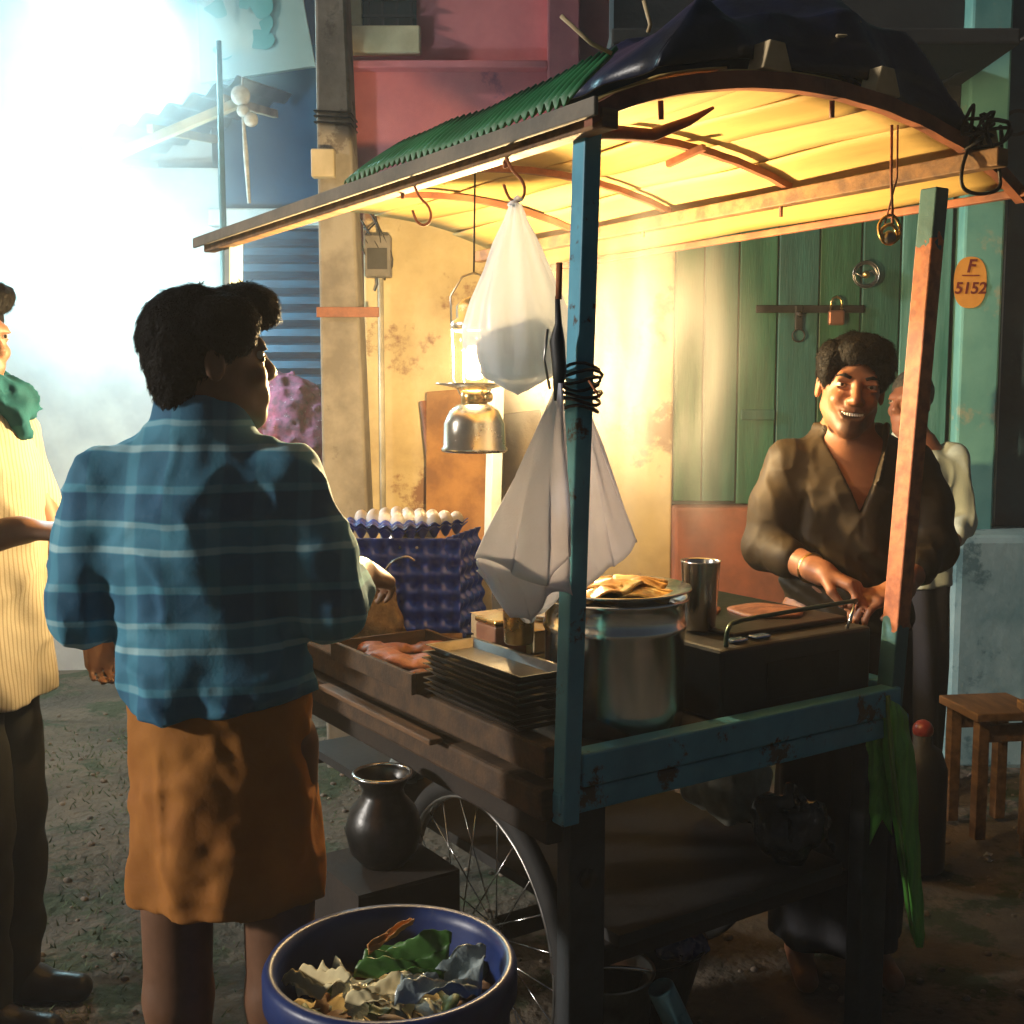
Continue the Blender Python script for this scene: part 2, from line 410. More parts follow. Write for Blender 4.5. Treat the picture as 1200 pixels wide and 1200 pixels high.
def hand(F, wrist, fwd, nrm, k=1.0, curl=.5, side=1, thumb=.5, spread=.06):
    """palm from the wrist along fwd; nrm points out of the palm; fingers curl towards nrm; side=+1 puts the thumb on fwd x nrm"""
    w0 = np.array(wrist, float); f = np.array(fwd, float); f /= np.linalg.norm(f)
    n = np.array(nrm, float); n -= f * (n @ f); n /= np.linalg.norm(n); t = np.cross(f, n) * side
    P = lambda a, b, c: w0 + (f * a + t * b + n * c) * k
    F.cap(P(-.03, 0, 0), P(.01, 0, 0), .027*k, .026*k, .012)
    for b in (-.027, -.009, .009, .027): F.cap(P(.01, b * .6, 0), P(.083 - abs(b) * .2, b, 0), .0155*k, .0135*k, .012)
    for b, L, r in ((.029, .072, .0088), (.0095, .08, .0092), (-.0105, .075, .0088), (-.029, .058, .0078)):
        p = P(.085 - abs(b) * .2, b, 0); ang = curl * .6; d = f + t * b * spread * 40 * .2
        for j, s_ in enumerate((.45, .32, .23)):
            dd = d * math.cos(ang) + n * math.sin(ang); dd = dd / np.linalg.norm(dd); q = p + dd * L * s_ * k
            F.cap(p, q, r * (1 - .07*j) * k, r * (1 - .07*(j+1)) * k, .004); p = q; ang += curl * .85
    a = P(.015, .022, .004); b = P(.05, .048, .012 + .015*thumb); c_ = P(.082, .052 - .012*thumb, .02 + .028*thumb)
    F.cap(a, b, .0145*k, .0115*k, .012); F.cap(b, c_, .0108*k, .0085*k, .005)
# ================================================================ SETTING
def XW(px, Y): return at(px, 465, Y).x
def ZW(py, Y): return at(600, py, Y).z

# ---- ground
def ground_mat():
    m = M('ground', (.17, .13, .09), (.07, .06, .045), rough=.95, scale=1.6, detail=10, bump=.9, bscale=26, bdist=.02, spots=(.045, .06, .028), spot_scale=2.2, spot_amt=.52, rvar=.05)
    return m
def gz(x, y):
    return .012 * math.sin(x * 3.1 + y * 1.7) + .010 * math.sin(x * 7.3 - y * 5.1)
gv, gf = [], []
gx = [-150, -40, -12, -6] + [-4 + .1 * i for i in range(81)] + [6, 12, 40, 150]
gy = [-60, -20, -4, 0] + [1 + .1 * i for i in range(71)] + [10, 14, 25, 60, 200]
for y in gy:
    for x in gx: gv.append((x, y, gz(x, y) - .02 if (-4.1 < x < 4.1 and .9 < y < 8.1) else -.02))
for j in range(len(gy) - 1):
    for i in range(len(gx) - 1):
        a = j * len(gx) + i; gf.append((a, a + 1, a + 1 + len(gx), a + len(gx)))
g = mesh('ground', gv, gf, ground_mat(), smooth=True); tag(g, kind='structure')
# grass and small litter trodden into the dirt
gm = M('grass_green', (.10, .14, .05), (.05, .08, .03), rough=.8, scale=3, bump=0)
b = MB(); rnd = random.Random(5)
for i in range(5200):
    x = rnd.uniform(-2.1, -.35); y = rnd.uniform(2.5, 5.2)
    if (math.sin(x * 4 + 1) + math.sin(y * 3.3 + x)) < rnd.uniform(-1.6, 1.2): continue
    a = rnd.uniform(0, 6.28); h = rnd.uniform(.008, .028); wd = rnd.uniform(.002, .004); ln = rnd.uniform(-.02, .02)
    z = gz(x, y) - .022; c, s_ = math.cos(a) * wd, math.sin(a) * wd
    b.add([(x - c, y - s_, z), (x + c, y + s_, z), (x + ln, y + ln * .6, z + h)], [(0, 1, 2)])
tag(b.build('grass', gm, weld=False), 'thin trodden grass growing through the dirt', 'grass', kind='stuff')
b = MB()
for i in range(900):
    x = rnd.uniform(-2.4, 2.4); y = rnd.uniform(2.5, 5.4); r = rnd.uniform(.004, .016); z = gz(x, y) - .02
    b.ball((x, y, z + r * .3), r, 6, 4, (1, rnd.uniform(.6, 1), .6))
tag(b.build('gravel', M('gravel', (.25, .2, .15), (.12, .09, .07), rough=.9, scale=20), weld=False), 'loose gravel scattered over the dirt', 'gravel', kind='stuff')

litm = [M('litter_paper', (.5, .48, .42), rough=.8), M('litter_leaf', (.16, .12, .05), rough=.8), M('litter_foil', (.35, .38, .42), rough=.25, metal=.5)]
for k in range(26):
    x, y = rnd.uniform(-1.9, 1.9), rnd.uniform(2.75, 4.4); s0 = rnd.uniform(.012, .035); a = rnd.uniform(0, 6.28)
    def f(i, j, s0=s0, a=a, k=k):
        u_, v_ = (i - .5) * 2 * s0, (j - .5) * 1.3 * s0; return Vector((u_ * math.cos(a) - v_ * math.sin(a), u_ * math.sin(a) + v_ * math.cos(a), .35 * s0 * math.sin(i * 5 + k) * math.cos(j * 4 + k) + .3 * s0))
    tag(grid_sheet('litter', f, 5, 4, litm[k % 3], None, solid=.0012, loc=(x, y, gz(x, y) - .016)), ['scrap of pale paper trodden on the dirt', 'dry brown leaf scrap lying on the dirt', 'shiny wrapper scrap lying on the dirt'][k % 3], 'litter', 'litter on the ground')

# ---- shop with the green plank shutter, plaster wall and turquoise pillar
WY = 4.9
shop = thing('shop_building', 'old shop front with ochre plaster wall, green plank shutter and turquoise pillar', 'building', (0, WY, 0))
plaster = M('plaster', (.62, .50, .27), (.40, .30, .15), rough=.9, scale=2.2, detail=9, bump=.5, bscale=18, bdist=.01, spots=(.20, .10, .05), spot_scale=1.9, spot_amt=.54)
greens = [M('green_plank', c, tuple(x * .6 for x in c), rough=.55, scale=3, stretch=(6, 1, .6), bump=.35, bscale=22, spots=tuple(x * .45 for x in c), spot_scale=3, spot_amt=.62)
          for c in ((.020, .105, .055), (.019, .098, .072), (.022, .112, .065), (.017, .092, .082))]
greens.append(M('pale_plank', (.12, .30, .28), (.04, .16, .14), rough=.55, scale=4, stretch=(6, 1, .5), bump=.35, bscale=22))
teal = M('turquoise_paint', (.16, .40, .36), (.09, .29, .28), rough=.7, scale=3, detail=9, bump=.3, bscale=24, spots=(.30, .36, .28), spot_scale=2.6, spot_amt=.58)
bluew = M('blue_wall', (.04, .11, .16), (.025, .06, .10), rough=.75, scale=3, detail=9, bump=.4, bscale=24, spots=(.12, .22, .24), spot_scale=2.4, spot_amt=.60)
redled = M('red_ledge', (.25, .08, .04), (.13, .045, .025), rough=.85, scale=4, bump=.5, bscale=22)
darkw = M('dark_wall', (.03, .03, .028), (.016, .017, .018), rough=.9, scale=2, bump=.4)
X = lambda px: XW(px, WY)
Z = lambda py: ZW(py, WY)
zl = Z(592)
MB().box((X(428), 0, -.05), (X(789), .2, 2.30)).build('wall', plaster, shop, bevel=.01)
MB().box((X(789), -.09, -.05), (X(1112), .25, zl)).build('ledge', redled, shop, bevel=.015)
MB().box((X(780), .035, zl - .02), (X(1112), .07, 2.62)).build('shutter_backing', MT['black'], shop)
edges = [790, 824, 864, 909, 957, 1006, 1051, 1110]
sh_ = bpy.data.objects.new('shutter', None); COL.objects.link(sh_); sh_.parent = shop
for i in range(len(edges) - 1):
    a, c = X(edges[i]) + .0035, X(edges[i + 1]) - .0035
    d = rnd.uniform(-.006, .006); zb = zl + rnd.uniform(.004, .02)
    MB().box((a, d, zb), (c, d + .03, 2.6)).build('plank', greens[4 if i == 6 else i % 4], sh_, bevel=.004)
# cross batten and iron strap of the shutter
MB().box((X(868), -.022, Z(492)), (X(907), -.0072, Z(480))).build('batten', greens[1], shop, bevel=.003)
MB().box((X(883), -.02, Z(367)), (X(1008), -.0085, Z(358))).build('hasp_bar', MT['dark_iron'], shop, bevel=.002)
pil = MB().box((X(1116), -.06, -.05), (X(1163), .25, 5)).build('pillar', teal, shop, bevel=.012)
MB().box((X(1163.5), .08, -.05), (X(1600), .3, 5)).build('side_wall', bluew, shop)
MB().box((X(716), .021, 2.63), (X(1115), .26, 5)).build('upper_wall', darkw, shop)
MB().tube([(X(1177), .06, 0), (X(1177), .06, 2.35)], .006, 8).build('conduit', M('conduit_white', (.5, .5, .45), rough=.5), shop)
MB().box((X(700), -.55, 2.78), (X(1114), .019, 2.84)).build('eave_slab', darkw, shop, bevel=.01)
# painted house number
nb = []; nfa = []
oc = at(1137, 331, WY - .064); oc = (oc.x, oc.z)
for k in range(40):
    a = 2 * math.pi * k / 40; sq = lambda t: math.copysign(abs(t) ** .8, t)
    nb.append((oc[0] + .068 * sq(math.cos(a)), -.0635, oc[1] + .105 * sq(math.sin(a))))
MB().add(nb, [tuple(range(40))]).build('number_patch', M('orange_patch', (.72, .33, .06), (.6, .26, .05), rough=.7, scale=9), shop)
red_ink = M('red_ink', (.22, .03, .02), rough=.7, bump=0)
def lettering(txt, size, x, y, z, parent, mat, rx=math.pi / 2, name='lettering', shear=0.0, bold=.0):
    cu = bpy.data.curves.new('t', 'FONT'); cu.body = txt; cu.size = size; cu.align_x = 'CENTER'; cu.extrude = .0006; cu.shear = shear; cu.offset = bold
    to = bpy.data.objects.new('t', cu); COL.objects.link(to)
    me = bpy.data.meshes.new_from_object(to.evaluated_get(bpy.context.evaluated_depsgraph_get())); bpy.data.objects.remove(to)
    o = link(name, me, mat, parent, (x, y, z)); o.rotation_euler = (rx, 0, 0); return o
lettering('F', .075, oc[0] - .002, -.066, oc[1] + .042, shop, red_ink, shear=.2, bold=.0015)
lettering('5152', .066, oc[0], -.066, oc[1] - .045, shop, red_ink, shear=.15, bold=.0015)
MB().box((oc[0] - .036, -.067, oc[1] + .026), (oc[0] + .036, -.065, oc[1] + .031)).build('number_line', red_ink, shop)
p = at(1196, 140, WY); lettering('C', .16, p.x, .076, p.z - .05, shop, M('dark_ink', (.02, .03, .04), rough=.8, bump=0), shear=.1)
# low whitewashed block against the side wall
blk = M('whitewash_blue', (.36, .50, .50), (.18, .32, .34), rough=.85, scale=3.5, detail=10, bump=.5, bscale=22, spots=(.10, .20, .22), spot_scale=3, spot_amt=.57)
tag(MB().box((XW(1127, 4.6), 4.6, -.03), (XW(1420, 4.6), 4.975, ZW(628, 4.6))).build('masonry_block', blk, bevel=.03),
    'pale blue whitewashed masonry block below the turquoise pillar', 'block')

# ---- things fixed to the shop front
pl = thing('padlock', 'brown brass padlock hanging from the shutter bar', 'padlock', at(980, 367, WY - .028))
MB().box((-.034, -.012, -.05), (.034, .012, .012)).build('body', M('lock_body', (.30, .13, .08), rough=.4, metal=.7), pl, bevel=.008)
MB().tube([(-.022, 0, .01), (-.022, 0, .045), (-.014, 0, .062), (0, 0, .068), (.014, 0, .062), (.022, 0, .045), (.022, 0, .01)], .0055, 8).build('shackle', MT['brass'], pl)
la = thing('door_latch', 'dark iron latch with a ring on the green shutter', 'latch', at(936, 372, WY - .026))
MB().box((-.016, -.008, -.05), (.016, .008, .05)).build('plate', MT['dark_iron'], la, bevel=.004)
b = MB(); b.tube([(.026 * math.cos(t), -.004, -.075 + .026 * math.sin(t)) for t in [i * math.pi / 8 for i in range(17)]], .004, 6, False); b.build('ring', MT['dark_iron'], la)
MB().ball((0, -.012, .012), .014).build('knob', MT['dark_iron'], la)
wr = thing('wire_coil', 'round coil of pale wire hung on the green shutter', 'coil', at(1014, 322, WY - .03))
rr = random.Random(3)
for k in range(5):
    r0 = .052 + rr.uniform(-.008, .005); tx, ty = rr.uniform(-.3, .3), rr.uniform(-.3, .3)
    MB().tube([(r0 * math.cos(t), -.006 * k * .5 + .01 * tx * math.sin(t), r0 * math.sin(t)) for t in [i * math.pi / 10 for i in range(21)]], .003, 6, False).build('loop', MT['steel_worn'], wr)
MB().tube([(-.05, -.008, .01), (-.01, -.012, -.012), (.02, -.01, .016), (.05, -.008, -.006)], .004, 6).build('tie', MT['steel_worn'], wr)
MB().ball((0, -.009, 0), .016).build('hub', MT['brass'], wr)
# meter box and conduit on the plaster wall
mbx = thing('meter_box', 'grey electric meter box with tangled wires on the plaster wall', 'meter', at(443, 302, WY - .002))
grey = M('grey_box', (.22, .20, .18), (.12, .11, .1), rough=.6, scale=9)
MB().box((-.05, -.07, -.085), (.06, 0, .085)).build('case', grey, mbx, bevel=.006)
MB().box((-.036, -.078, -.055), (.046, -.071, .03)).build('glass', M('meter_glass', (.06, .06, .06), rough=.12, bump=0), mbx)
for k in range(7):
    a = Vector((rr.uniform(-.1, .02), -.03, rr.uniform(.05, .25))); c = Vector((rr.uniform(-.1, .05), -.03, rr.uniform(-.2, 0)))
    MB().tube(bez(a, a + Vector((rr.uniform(-.1, .1), -.05, -.08)), c + Vector((rr.uniform(-.1, .1), -.05, .08)), c, 10), .004, 6).build('wire', MT['black'], mbx)
MB().tube([(.012, -.02, -.086), (.012, -.02, -1.1)], .012, 8).build('conduit', M('conduit_cream', (.6, .55, .42), rough=.6), mbx)
# boards and sacks leaning on the wall
bd = M('old_board', (.34, .17, .06), (.18, .08, .03), rough=.9, scale=7, detail=9, bump=.6, bscale=30)
def lean_board(name, label, cat, pts, y0, y1, mat, th=.02):
    vs = []
    for (px, py, t) in pts: vs.append(at(px, py, y0 + (y1 - y0) * t))
    o = MB(); o.add(vs, [tuple(range(len(vs)))]); return tag(o.build(name, mat, solid=th), label, cat)
def ground_board(name, label, cat, pxl, pxr, pyt, yt, mat, th=.022, skew=0.0):
    tl, tr = at(pxl, pyt, yt), at(pxr, pyt - 6, yt); d = Vector((skew, -.22, 0))
    bl = Vector((tl.x + d.x, tl.y + d.y, .0)); br = Vector((tr.x + d.x, tr.y + d.y, .0))
    n = (tr - tl).cross(tl - bl).normalized() * th
    o = MB(); o.add([bl, br, tr, tl, bl + n, br + n, tr + n, tl + n], [(0,1,2,3),(7,6,5,4),(0,4,5,1),(1,5,6,2),(2,6,7,3),(3,7,4,0)])
    return tag(o.build(name, mat, bevel=.004), label, cat)
ground_board('wooden_board', 'rough orange brown board leaning on the plaster wall behind the lantern', 'board', 500, 572, 460, 4.83, bd)
ground_board('wooden_board', 'dark weathered board leaning beside the orange brown one', 'board', 590, 634, 486, 4.83, M('dark_board', (.12, .085, .045), (.06, .04, .025), rough=.9, scale=6, bump=.5))
st = MB(); a = at(496, 470, 4.82); st.tube([a, a + Vector((.06, -.06, -.5)), Vector((a.x + .16, a.y - .2, 0.0))], [.016, .018, .02], 8)
tag(st.build('wooden_stick', MT['wood_red']), 'thin dark stick leaning across the plaster wall', 'stick')

# ---- concrete utility pole
PY = 4.62
ux0, ux1 = XW(376, PY), XW(431, PY)
po = thing('utility_pole', 'weathered concrete utility pole beside the stall awning', 'pole', (ux0, PY, 0))
conc = M('concrete', (.30, .27, .22), (.15, .13, .105), rough=.9, scale=4, detail=10, bump=.6, bscale=30, spots=(.12, .10, .08), spot_scale=3.4, spot_amt=.57)
wd = ux1 - ux0
MB().add([(0,0,-.1),(wd+.03,0,-.1),(wd+.03,.2,-.1),(0,.2,-.1),(0,0,5),(.06,0,5),(.06,.14,5),(0,.14,5)], [(0,3,2,1),(4,5,6,7),(0,1,5,4),(1,2,6,5),(2,3,7,6),(3,0,4,7)]).build('shaft', conc, po, bevel=.012)
pz = lambda py: ZW(py, PY)
for py in (130, 136, 143):
    z = pz(py); ww = .135; MB().tube([(-.006, -.006, z), (ww, -.006, z - .008), (ww, .18, z), (-.006, .18, z + .01), (-.006, -.006, z)], .004, 6, False).build('binding_wire', MT['dark_iron'], po)
MB().box((-.016, -.05, pz(210)), (.075, -.003, pz(177))).build('junction_box', M('cream_box', (.55, .47, .32), (.42, .35, .22), rough=.7), po, bevel=.006)
MB().box((-.01, -.016, pz(372)), (wd + .05, -.004, pz(360))).build('bracket', MT['wood_red'], po, bevel=.003)
# ---- pink house behind
HY = 6.5
ph = thing('pink_house', 'pink upper house wall with a cream framed grilled window behind the stall', 'building', (0, HY, 0))
pink = M('pink_plaster', (.66, .19, .19), (.46, .11, .13), rough=.9, scale=1.6, detail=9, bump=.4, bscale=14, spots=(.20, .06, .10), spot_scale=1.1, spot_amt=.60)
hx = lambda px: XW(px, HY)
hz = lambda py: ZW(py, HY)
MB().box((hx(404), 0, -.05), (hx(830), .3, 6)).build('wall', pink, ph)
crm = M('cream_trim', (.60, .50, .30), (.45, .36, .2), rough=.8, scale=6)
MB().box((hx(412), -.07, hz(66)), (hx(497), -.003, hz(34))).build('window_sill', crm, ph, bevel=.01)
MB().box((hx(412), -.05, hz(34) + .002), (hx(431), -.003, hz(-60))).build('window_frame', crm, ph, bevel=.008)
wnd = MB().box((hx(431), -.02, hz(34) + .002), (hx(492), -.002, hz(-60))).build('window', M('dark_glass', (.02, .03, .025), rough=.2, bump=.05), ph)
for i in range(4):
    x = hx(438 + 16 * i); MB().box((x - .006, -.036, hz(34) + .002), (x + .006, -.022, hz(-60))).build('grille_bar', MT['dark_iron'], wnd)
for py in (22, 2):
    MB().box((hx(431), -.049, hz(py) - .008), (hx(492), -.0365, hz(py) + .008)).build('grille_bar', MT['dark_iron'], wnd)
MB().box((hx(404), -.10, hz(72) - .06), (hx(640), -.004, hz(72) - .02)).build('string_course', pink, ph, bevel=.008)
MB().box((hx(640), -.12, -.05), (hx(676), -.004, 6)).build('pilaster', pink, ph, bevel=.01)

# ---- buildings to the left
LY = 6.3
lb = thing('blue_house', 'dark blue shop wall with a steel rolling shutter left of the utility pole', 'building', (0, LY, 0))
dblue = M('deep_blue_wall', (.010, .075, .15), (.007, .045, .10), rough=.8, scale=2, bump=.35, bscale=20)
lx = lambda px: XW(px, LY)
lz = lambda py: ZW(py, LY)
MB().box((lx(262), 0, -.05), (lx(404), .3, 3.35)).build('wall', dblue, lb)
white = M('lime_wall', (.72, .72, .68), (.5, .5, .5), rough=.9, scale=2.2, detail=8, bump=.4, bscale=20)
MB().box((lx(255), -.12, lz(268)), (lx(384), -.003, lz(248))).build('shutter_hood', white, lb, bevel=.01)
MB().box((lx(268), -.10, 0), (lx(281), -.003, lz(268) - .002)).build('shutter_jamb', white, lb, bevel=.008)
ssl = M('shutter_steel', (.008, .085, .15), (.005, .05, .10), rough=.35, metal=.3, scale=6, stretch=(1, 1, 8), bump=.15)
n_sl = 20; z0, z1 = lz(640), lz(268) - .002
me_sl = None
for i in range(n_sl):
    za = z0 + (z1 - z0) * i / n_sl; hh = (z1 - z0) / n_sl
    if me_sl is None:
        o = MB().add([(lx(282), -.01, 0), (lx(384), -.01, 0), (lx(384), -.035, hh * .35), (lx(282), -.035, hh * .35), (lx(282), -.03, hh * .8), (lx(384), -.03, hh * .8), (lx(282), -.008, hh * .97), (lx(384), -.008, hh * .97)],
                     [(0, 1, 2, 3), (3, 2, 5, 4), (4, 5, 7, 6)]).build('slat', ssl, lb, (0, 0, za)); me_sl = o.data
    else: link('slat', me_sl, None, lb, (0, 0, za))
wh = thing('white_house', 'glaring limewashed stall wall and pillar lit by the floodlight', 'building', (0, LY, 0))
MB().box((lx(-500), .02, -.05), (lx(262) - .004, .3, 2.72)).build('wall', white, wh)
MB().box((lx(28), -.25, 2.2), (lx(112), .018, 5)).build('pillar', white, wh, bevel=.015)
MB().box((lx(118), .2, 2.725), (lx(245), .32, 5)).build('upper_wall', white, wh)
MB().box((lx(-500), .2, 2.725), (lx(24), .34, 5)).build('dark_bay', dblue, wh)
# billboard
bbm = M('poster', (.50, .62, .56), (.40, .55, .5), rough=.6, scale=1.6, bump=.05)
BY = 6.0
bb = thing('billboard', 'faded pale green printed billboard above the blue shop wall', 'billboard', at(300, 40, BY))
q = [at(225, -160, BY), at(326, -160, BY), at(370, 78, BY), at(236, 98, BY)]
b0 = at(300, 40, BY)
MB().add([v - b0 for v in q], [(0, 1, 2, 3)]).build('panel', bbm, bb, solid=.03)
tealp = M('poster_teal', (.13, .42, .38), (.2, .48, .44), rough=.6, scale=5, bump=0)
def blot(pts, name='printed_shape'):
    MB().add([at(x, y, BY - .019) - b0 for x, y in pts], [tuple(range(len(pts)))]).build(name, tealp, bb)
rp_ = random.Random(21)
for k in range(9):
    cx, cy, rx_, ry_ = rp_.uniform(255, 320), rp_.uniform(-20, 62), rp_.uniform(7, 18), rp_.uniform(8, 22); ph_ = rp_.uniform(0, 6)
    BYk = BY - .019 - .0008 * k
    MB().add([at(cx + rx_ * (1 + .25 * math.sin(3 * t + ph_)) * math.cos(t), cy + ry_ * (1 + .25 * math.sin(2 * t + ph_)) * math.sin(t), BYk) - b0 for t in [i * .314 for i in range(20)]], [tuple(range(20))]).build('printed_shape', tealp if k % 3 else bbm, bb)
# tin awning on its posts over the glaring stall
AY = 5.2
aw = thing('tin_awning', 'sloping tin awning over the floodlit stall', 'awning', at(262, 120, AY))
o0 = at(262, 120, AY)
tin = M('tin_sheet', (.28, .34, .36), (.16, .21, .24), rough=.5, metal=.3, scale=5, bump=.2)
A_, B_ = at(-30, 222, AY) - o0, at(278, 92, AY) - o0
def awf(i, j):
    p = A_.lerp(B_, i) + Vector((.05 * j, 1.02 * j, .18 * j)); p.z += .018 * math.sin(i * 70); return p
grid_sheet('sheet', awf, 140, 2, tin, aw, solid=.004)
for k in range(4):
    t = .12 + .27 * k; p0 = A_.lerp(B_, t) + Vector((0, .03, -.045)); MB().bar(p0, p0 + Vector((.05, .95, .16)), .03, .04).build('rafter', MT['wood_pale'], aw, bevel=.003)
MB().bar(A_ + Vector((0, .06, -.085)), B_ + Vector((0, .06, -.085)), .04, .04).build('edge_beam', MT['wood_pale'], aw, bevel=.003)
pm = M('green_iron', (.06, .14, .13), (.03, .08, .08), rough=.6, scale=8)
MB().tube([(0, -.06, -o0.z), (0, -.06, at(262, 48, AY - .06).z - o0.z)], [.024, .012], 10).build('post', pm, aw)
MB().tube([(-1.05, -.02, -o0.z), (-1.05, -.02, -.47)], .022, 10).build('post', pm, aw)
# garland of white balls and a ribbon
ga = thing('paper_garland', 'string of white paper balls with a ribbon tail by the awning post', 'garland', at(282, 105, 5.1))
pap = M('paper', (.62, .62, .58), rough=.9, scale=20, bump=.6, bscale=60)
for (px, py, r) in ((282, 112, .042), (285, 130, .028), (294, 140, .032)):
    MB().ball(at(px, py, 5.1) - ga.location, r, 14, 10).build('ball', pap, ga)
q = [at(284, 90, 5.1), at(283, 112, 5.1), at(285, 140, 5.1), at(288, 180, 5.1), at(292, 238, 5.1)]
MB().tube([v - ga.location for v in q], [.004, .006, .007, .012, .008], 6).build('ribbon', pap, ga)
# stand with a netted heap beside the rolling shutter
sy = 5.7
vs_ = thing('vegetable_stand', 'green clothed stand with a pink netted heap before the rolling shutter', 'stand', (XW(345, sy), sy, 0))
zt = ZW(566, sy)
MB().box((-.32, -.28, zt - .03), (.32, .28, zt)).build('table_top', MT['wood'], vs_, bevel=.004)
for sx in (-.29, .29):
    for syy in (-.25, .25): MB().box((sx - .02, syy - .02, -.02), (sx + .02, syy + .02, zt - .03)).build('leg', MT['wood'], vs_)
grid_sheet('cloth', lambda i, j: Vector((-.33 + .66 * i, -.292 - .012 * math.sin(i * 40) * j, zt + .004 - .5 * j)), 40, 6, M('green_cloth', (.03, .15, .12), rough=.9), vs_)
Fh = Field((-.3, -.24, zt), (.3, .24, zt + .7), .014)
Fh.ell((0, 0, zt + .22), (.24, .19, .27)); Fh.ell((-.08, 0, zt + .34), (.16, .15, .2), None, .1); Fh.ell((.12, -.02, zt + .15), (.14, .17, .17), None, .08)
Fh.F[:, :, :2] = 1; Fh.noise(.025, 22, 5); Fh.noise(.014, 50, 6)
nm = M('pink_net', (.40, .11, .20), (.16, .07, .11), rough=.85, scale=24, bump=.8, bscale=70, spots=(.55, .4, .45), spot_scale=40, spot_amt=.62)
hp = Fh.mesh('netted_sack', nm); hp.location = (XW(345, sy), sy, .004)
tag(hp, 'big lumpy pink and white netted sack on the green stand', 'sack')
# overhead cable on the right
cb = MB(); cb.tube(bez(at(1105, 96, 4.75), at(1135, 80, 4.7), at(1170, 62, 4.6), at(1300, -10, 4.3), 14), .007, 6)
tag(cb.build('cable', MT['black']), 'thin black cable strung from the shop pillar', 'cable')

# ---- lamps of the place: floodlight and bare bulb at the left stall
fl = thing('floodlight', 'white floodlight on the stall pillar, lost in its own glare', 'floodlight', at(150, 60, 5.75))
hs = MB(); hs.box((-.14, .0, -.10), (.14, .07, .10)); hs.build('housing', MT['steel_worn'], fl, bevel=.008)
MB().box((-.125, -.006, -.088), (.125, -.001, .088)).build('lens', emis('flood_lens', (.48, .90, 1.0), 800), fl)
MB().bar((-.1, .05, .02), (-.30, .32, .02), .03, .03).build('arm', MT['dark_iron'], fl)
bl = thing('hanging_bulb', 'bare glowing bulb under the tin awning', 'bulb', at(95, 300, 5.15))
MB().ball((0, 0, 0), .055, 12, 8, (1, 1, 1.3)).build('glass', emis('bulb_glow', (.58, .92, 1.0), FLOOD), bl)
MB().lathe([(.018, .06), (.02, .07), (.02, .12), (.012, .13)], 14).build('socket', MT['black'], bl)
MB().tube([(0, 0, .12), (0, .06, .62)], .004, 6).build('cord', MT['black'], bl)
# ================================================================ FOOD CART
W_, L_ = .92, 1.70
cart = thing('food_cart', 'blue wooden food cart with corner posts and an arched roof', 'cart', CART_O, CART_A)
def leanvec(h): # the posts lean a little towards +x of the world
    return Vector((.030 * math.cos(CART_A), -.030 * math.sin(CART_A))) * (h / 1.15)
def post(u, v, z0, z1, s, mat, k=1.0):
    l = leanvec(z1 - z0) * k
    return MB().box((u - s/2, v - s/2, z0), (u + s/2, v + s/2, z1), top=(l.x, l.y)).build('post', mat, cart, bevel=.003)
# paint worn to rust along the right post
pr = M('post_worn', (.05, .17, .2), (.03, .11, .14), rough=.6, scale=6, bump=.3, bscale=60)
def zmix(m, z0, z1, col1, col2, z2=None, wob=.05):
    n = m.node_tree.nodes; l = m.node_tree.links; bs = base_socket(m); src = bs.links[0].from_socket
    tc = n.new('ShaderNodeTexCoord'); sp = n.new('ShaderNodeSeparateXYZ'); l.new(tc.outputs['Object'], sp.inputs[0])
    nz = n.new('ShaderNodeTexNoise'); nz.inputs['Scale'].default_value = 26; l.new(tc.outputs['Object'], nz.inputs['Vector'])
    ad = n.new('ShaderNodeMath'); ad.operation = 'MULTIPLY_ADD'; l.new(nz.outputs['Fac'], ad.inputs[0]); ad.inputs[1].default_value = wob * 2; l.new(sp.outputs['Z'], ad.inputs[2])
    a = n.new('ShaderNodeMath'); a.operation = 'GREATER_THAN'; l.new(ad.outputs[0], a.inputs[0]); a.inputs[1].default_value = z0 + wob
    c = n.new('ShaderNodeMath'); c.operation = 'LESS_THAN'; l.new(ad.outputs[0], c.inputs[0]); c.inputs[1].default_value = z1 + wob
    mu = n.new('ShaderNodeMath'); mu.operation = 'MULTIPLY'; l.new(a.outputs[0], mu.inputs[0]); l.new(c.outputs[0], mu.inputs[1])
    n2 = n.new('ShaderNodeTexNoise'); n2.inputs['Scale'].default_value = 40; n2.inputs['Detail'].default_value = 8; l.new(tc.outputs['Object'], n2.inputs['Vector'])
    rp = n.new('ShaderNodeValToRGB'); l.new(n2.outputs['Fac'], rp.inputs[0]); rp.color_ramp.elements[0].color = (*col2, 1); rp.color_ramp.elements[1].color = (*col1, 1)
    rp.color_ramp.elements[0].position = .35; rp.color_ramp.elements[1].position = .65
    mx = n.new('ShaderNodeMixRGB'); l.new(mu.outputs[0], mx.inputs[0]); l.new(src, mx.inputs[1]); l.new(rp.outputs[0], mx.inputs[2])
    l.new(mx.outputs[0], bs)
zmix(pr, 1.0, 1.83, (.50, .17, .07), (.26, .08, .04))
post(0, 0, .74, 1.95, .036, MT['blue_paint'])
post(W_ - .03, .012, .74, 1.94, .042, pr, 2.1)
post(W_, L_, .74, 1.95, .042, M('post_pale', (.45, .50, .48), (.3, .36, .36), rough=.6, scale=7))
post(0, L_, .74, 1.95, .042, M('post_pale', (.45, .50, .48), (.3, .36, .36), rough=.6, scale=7))
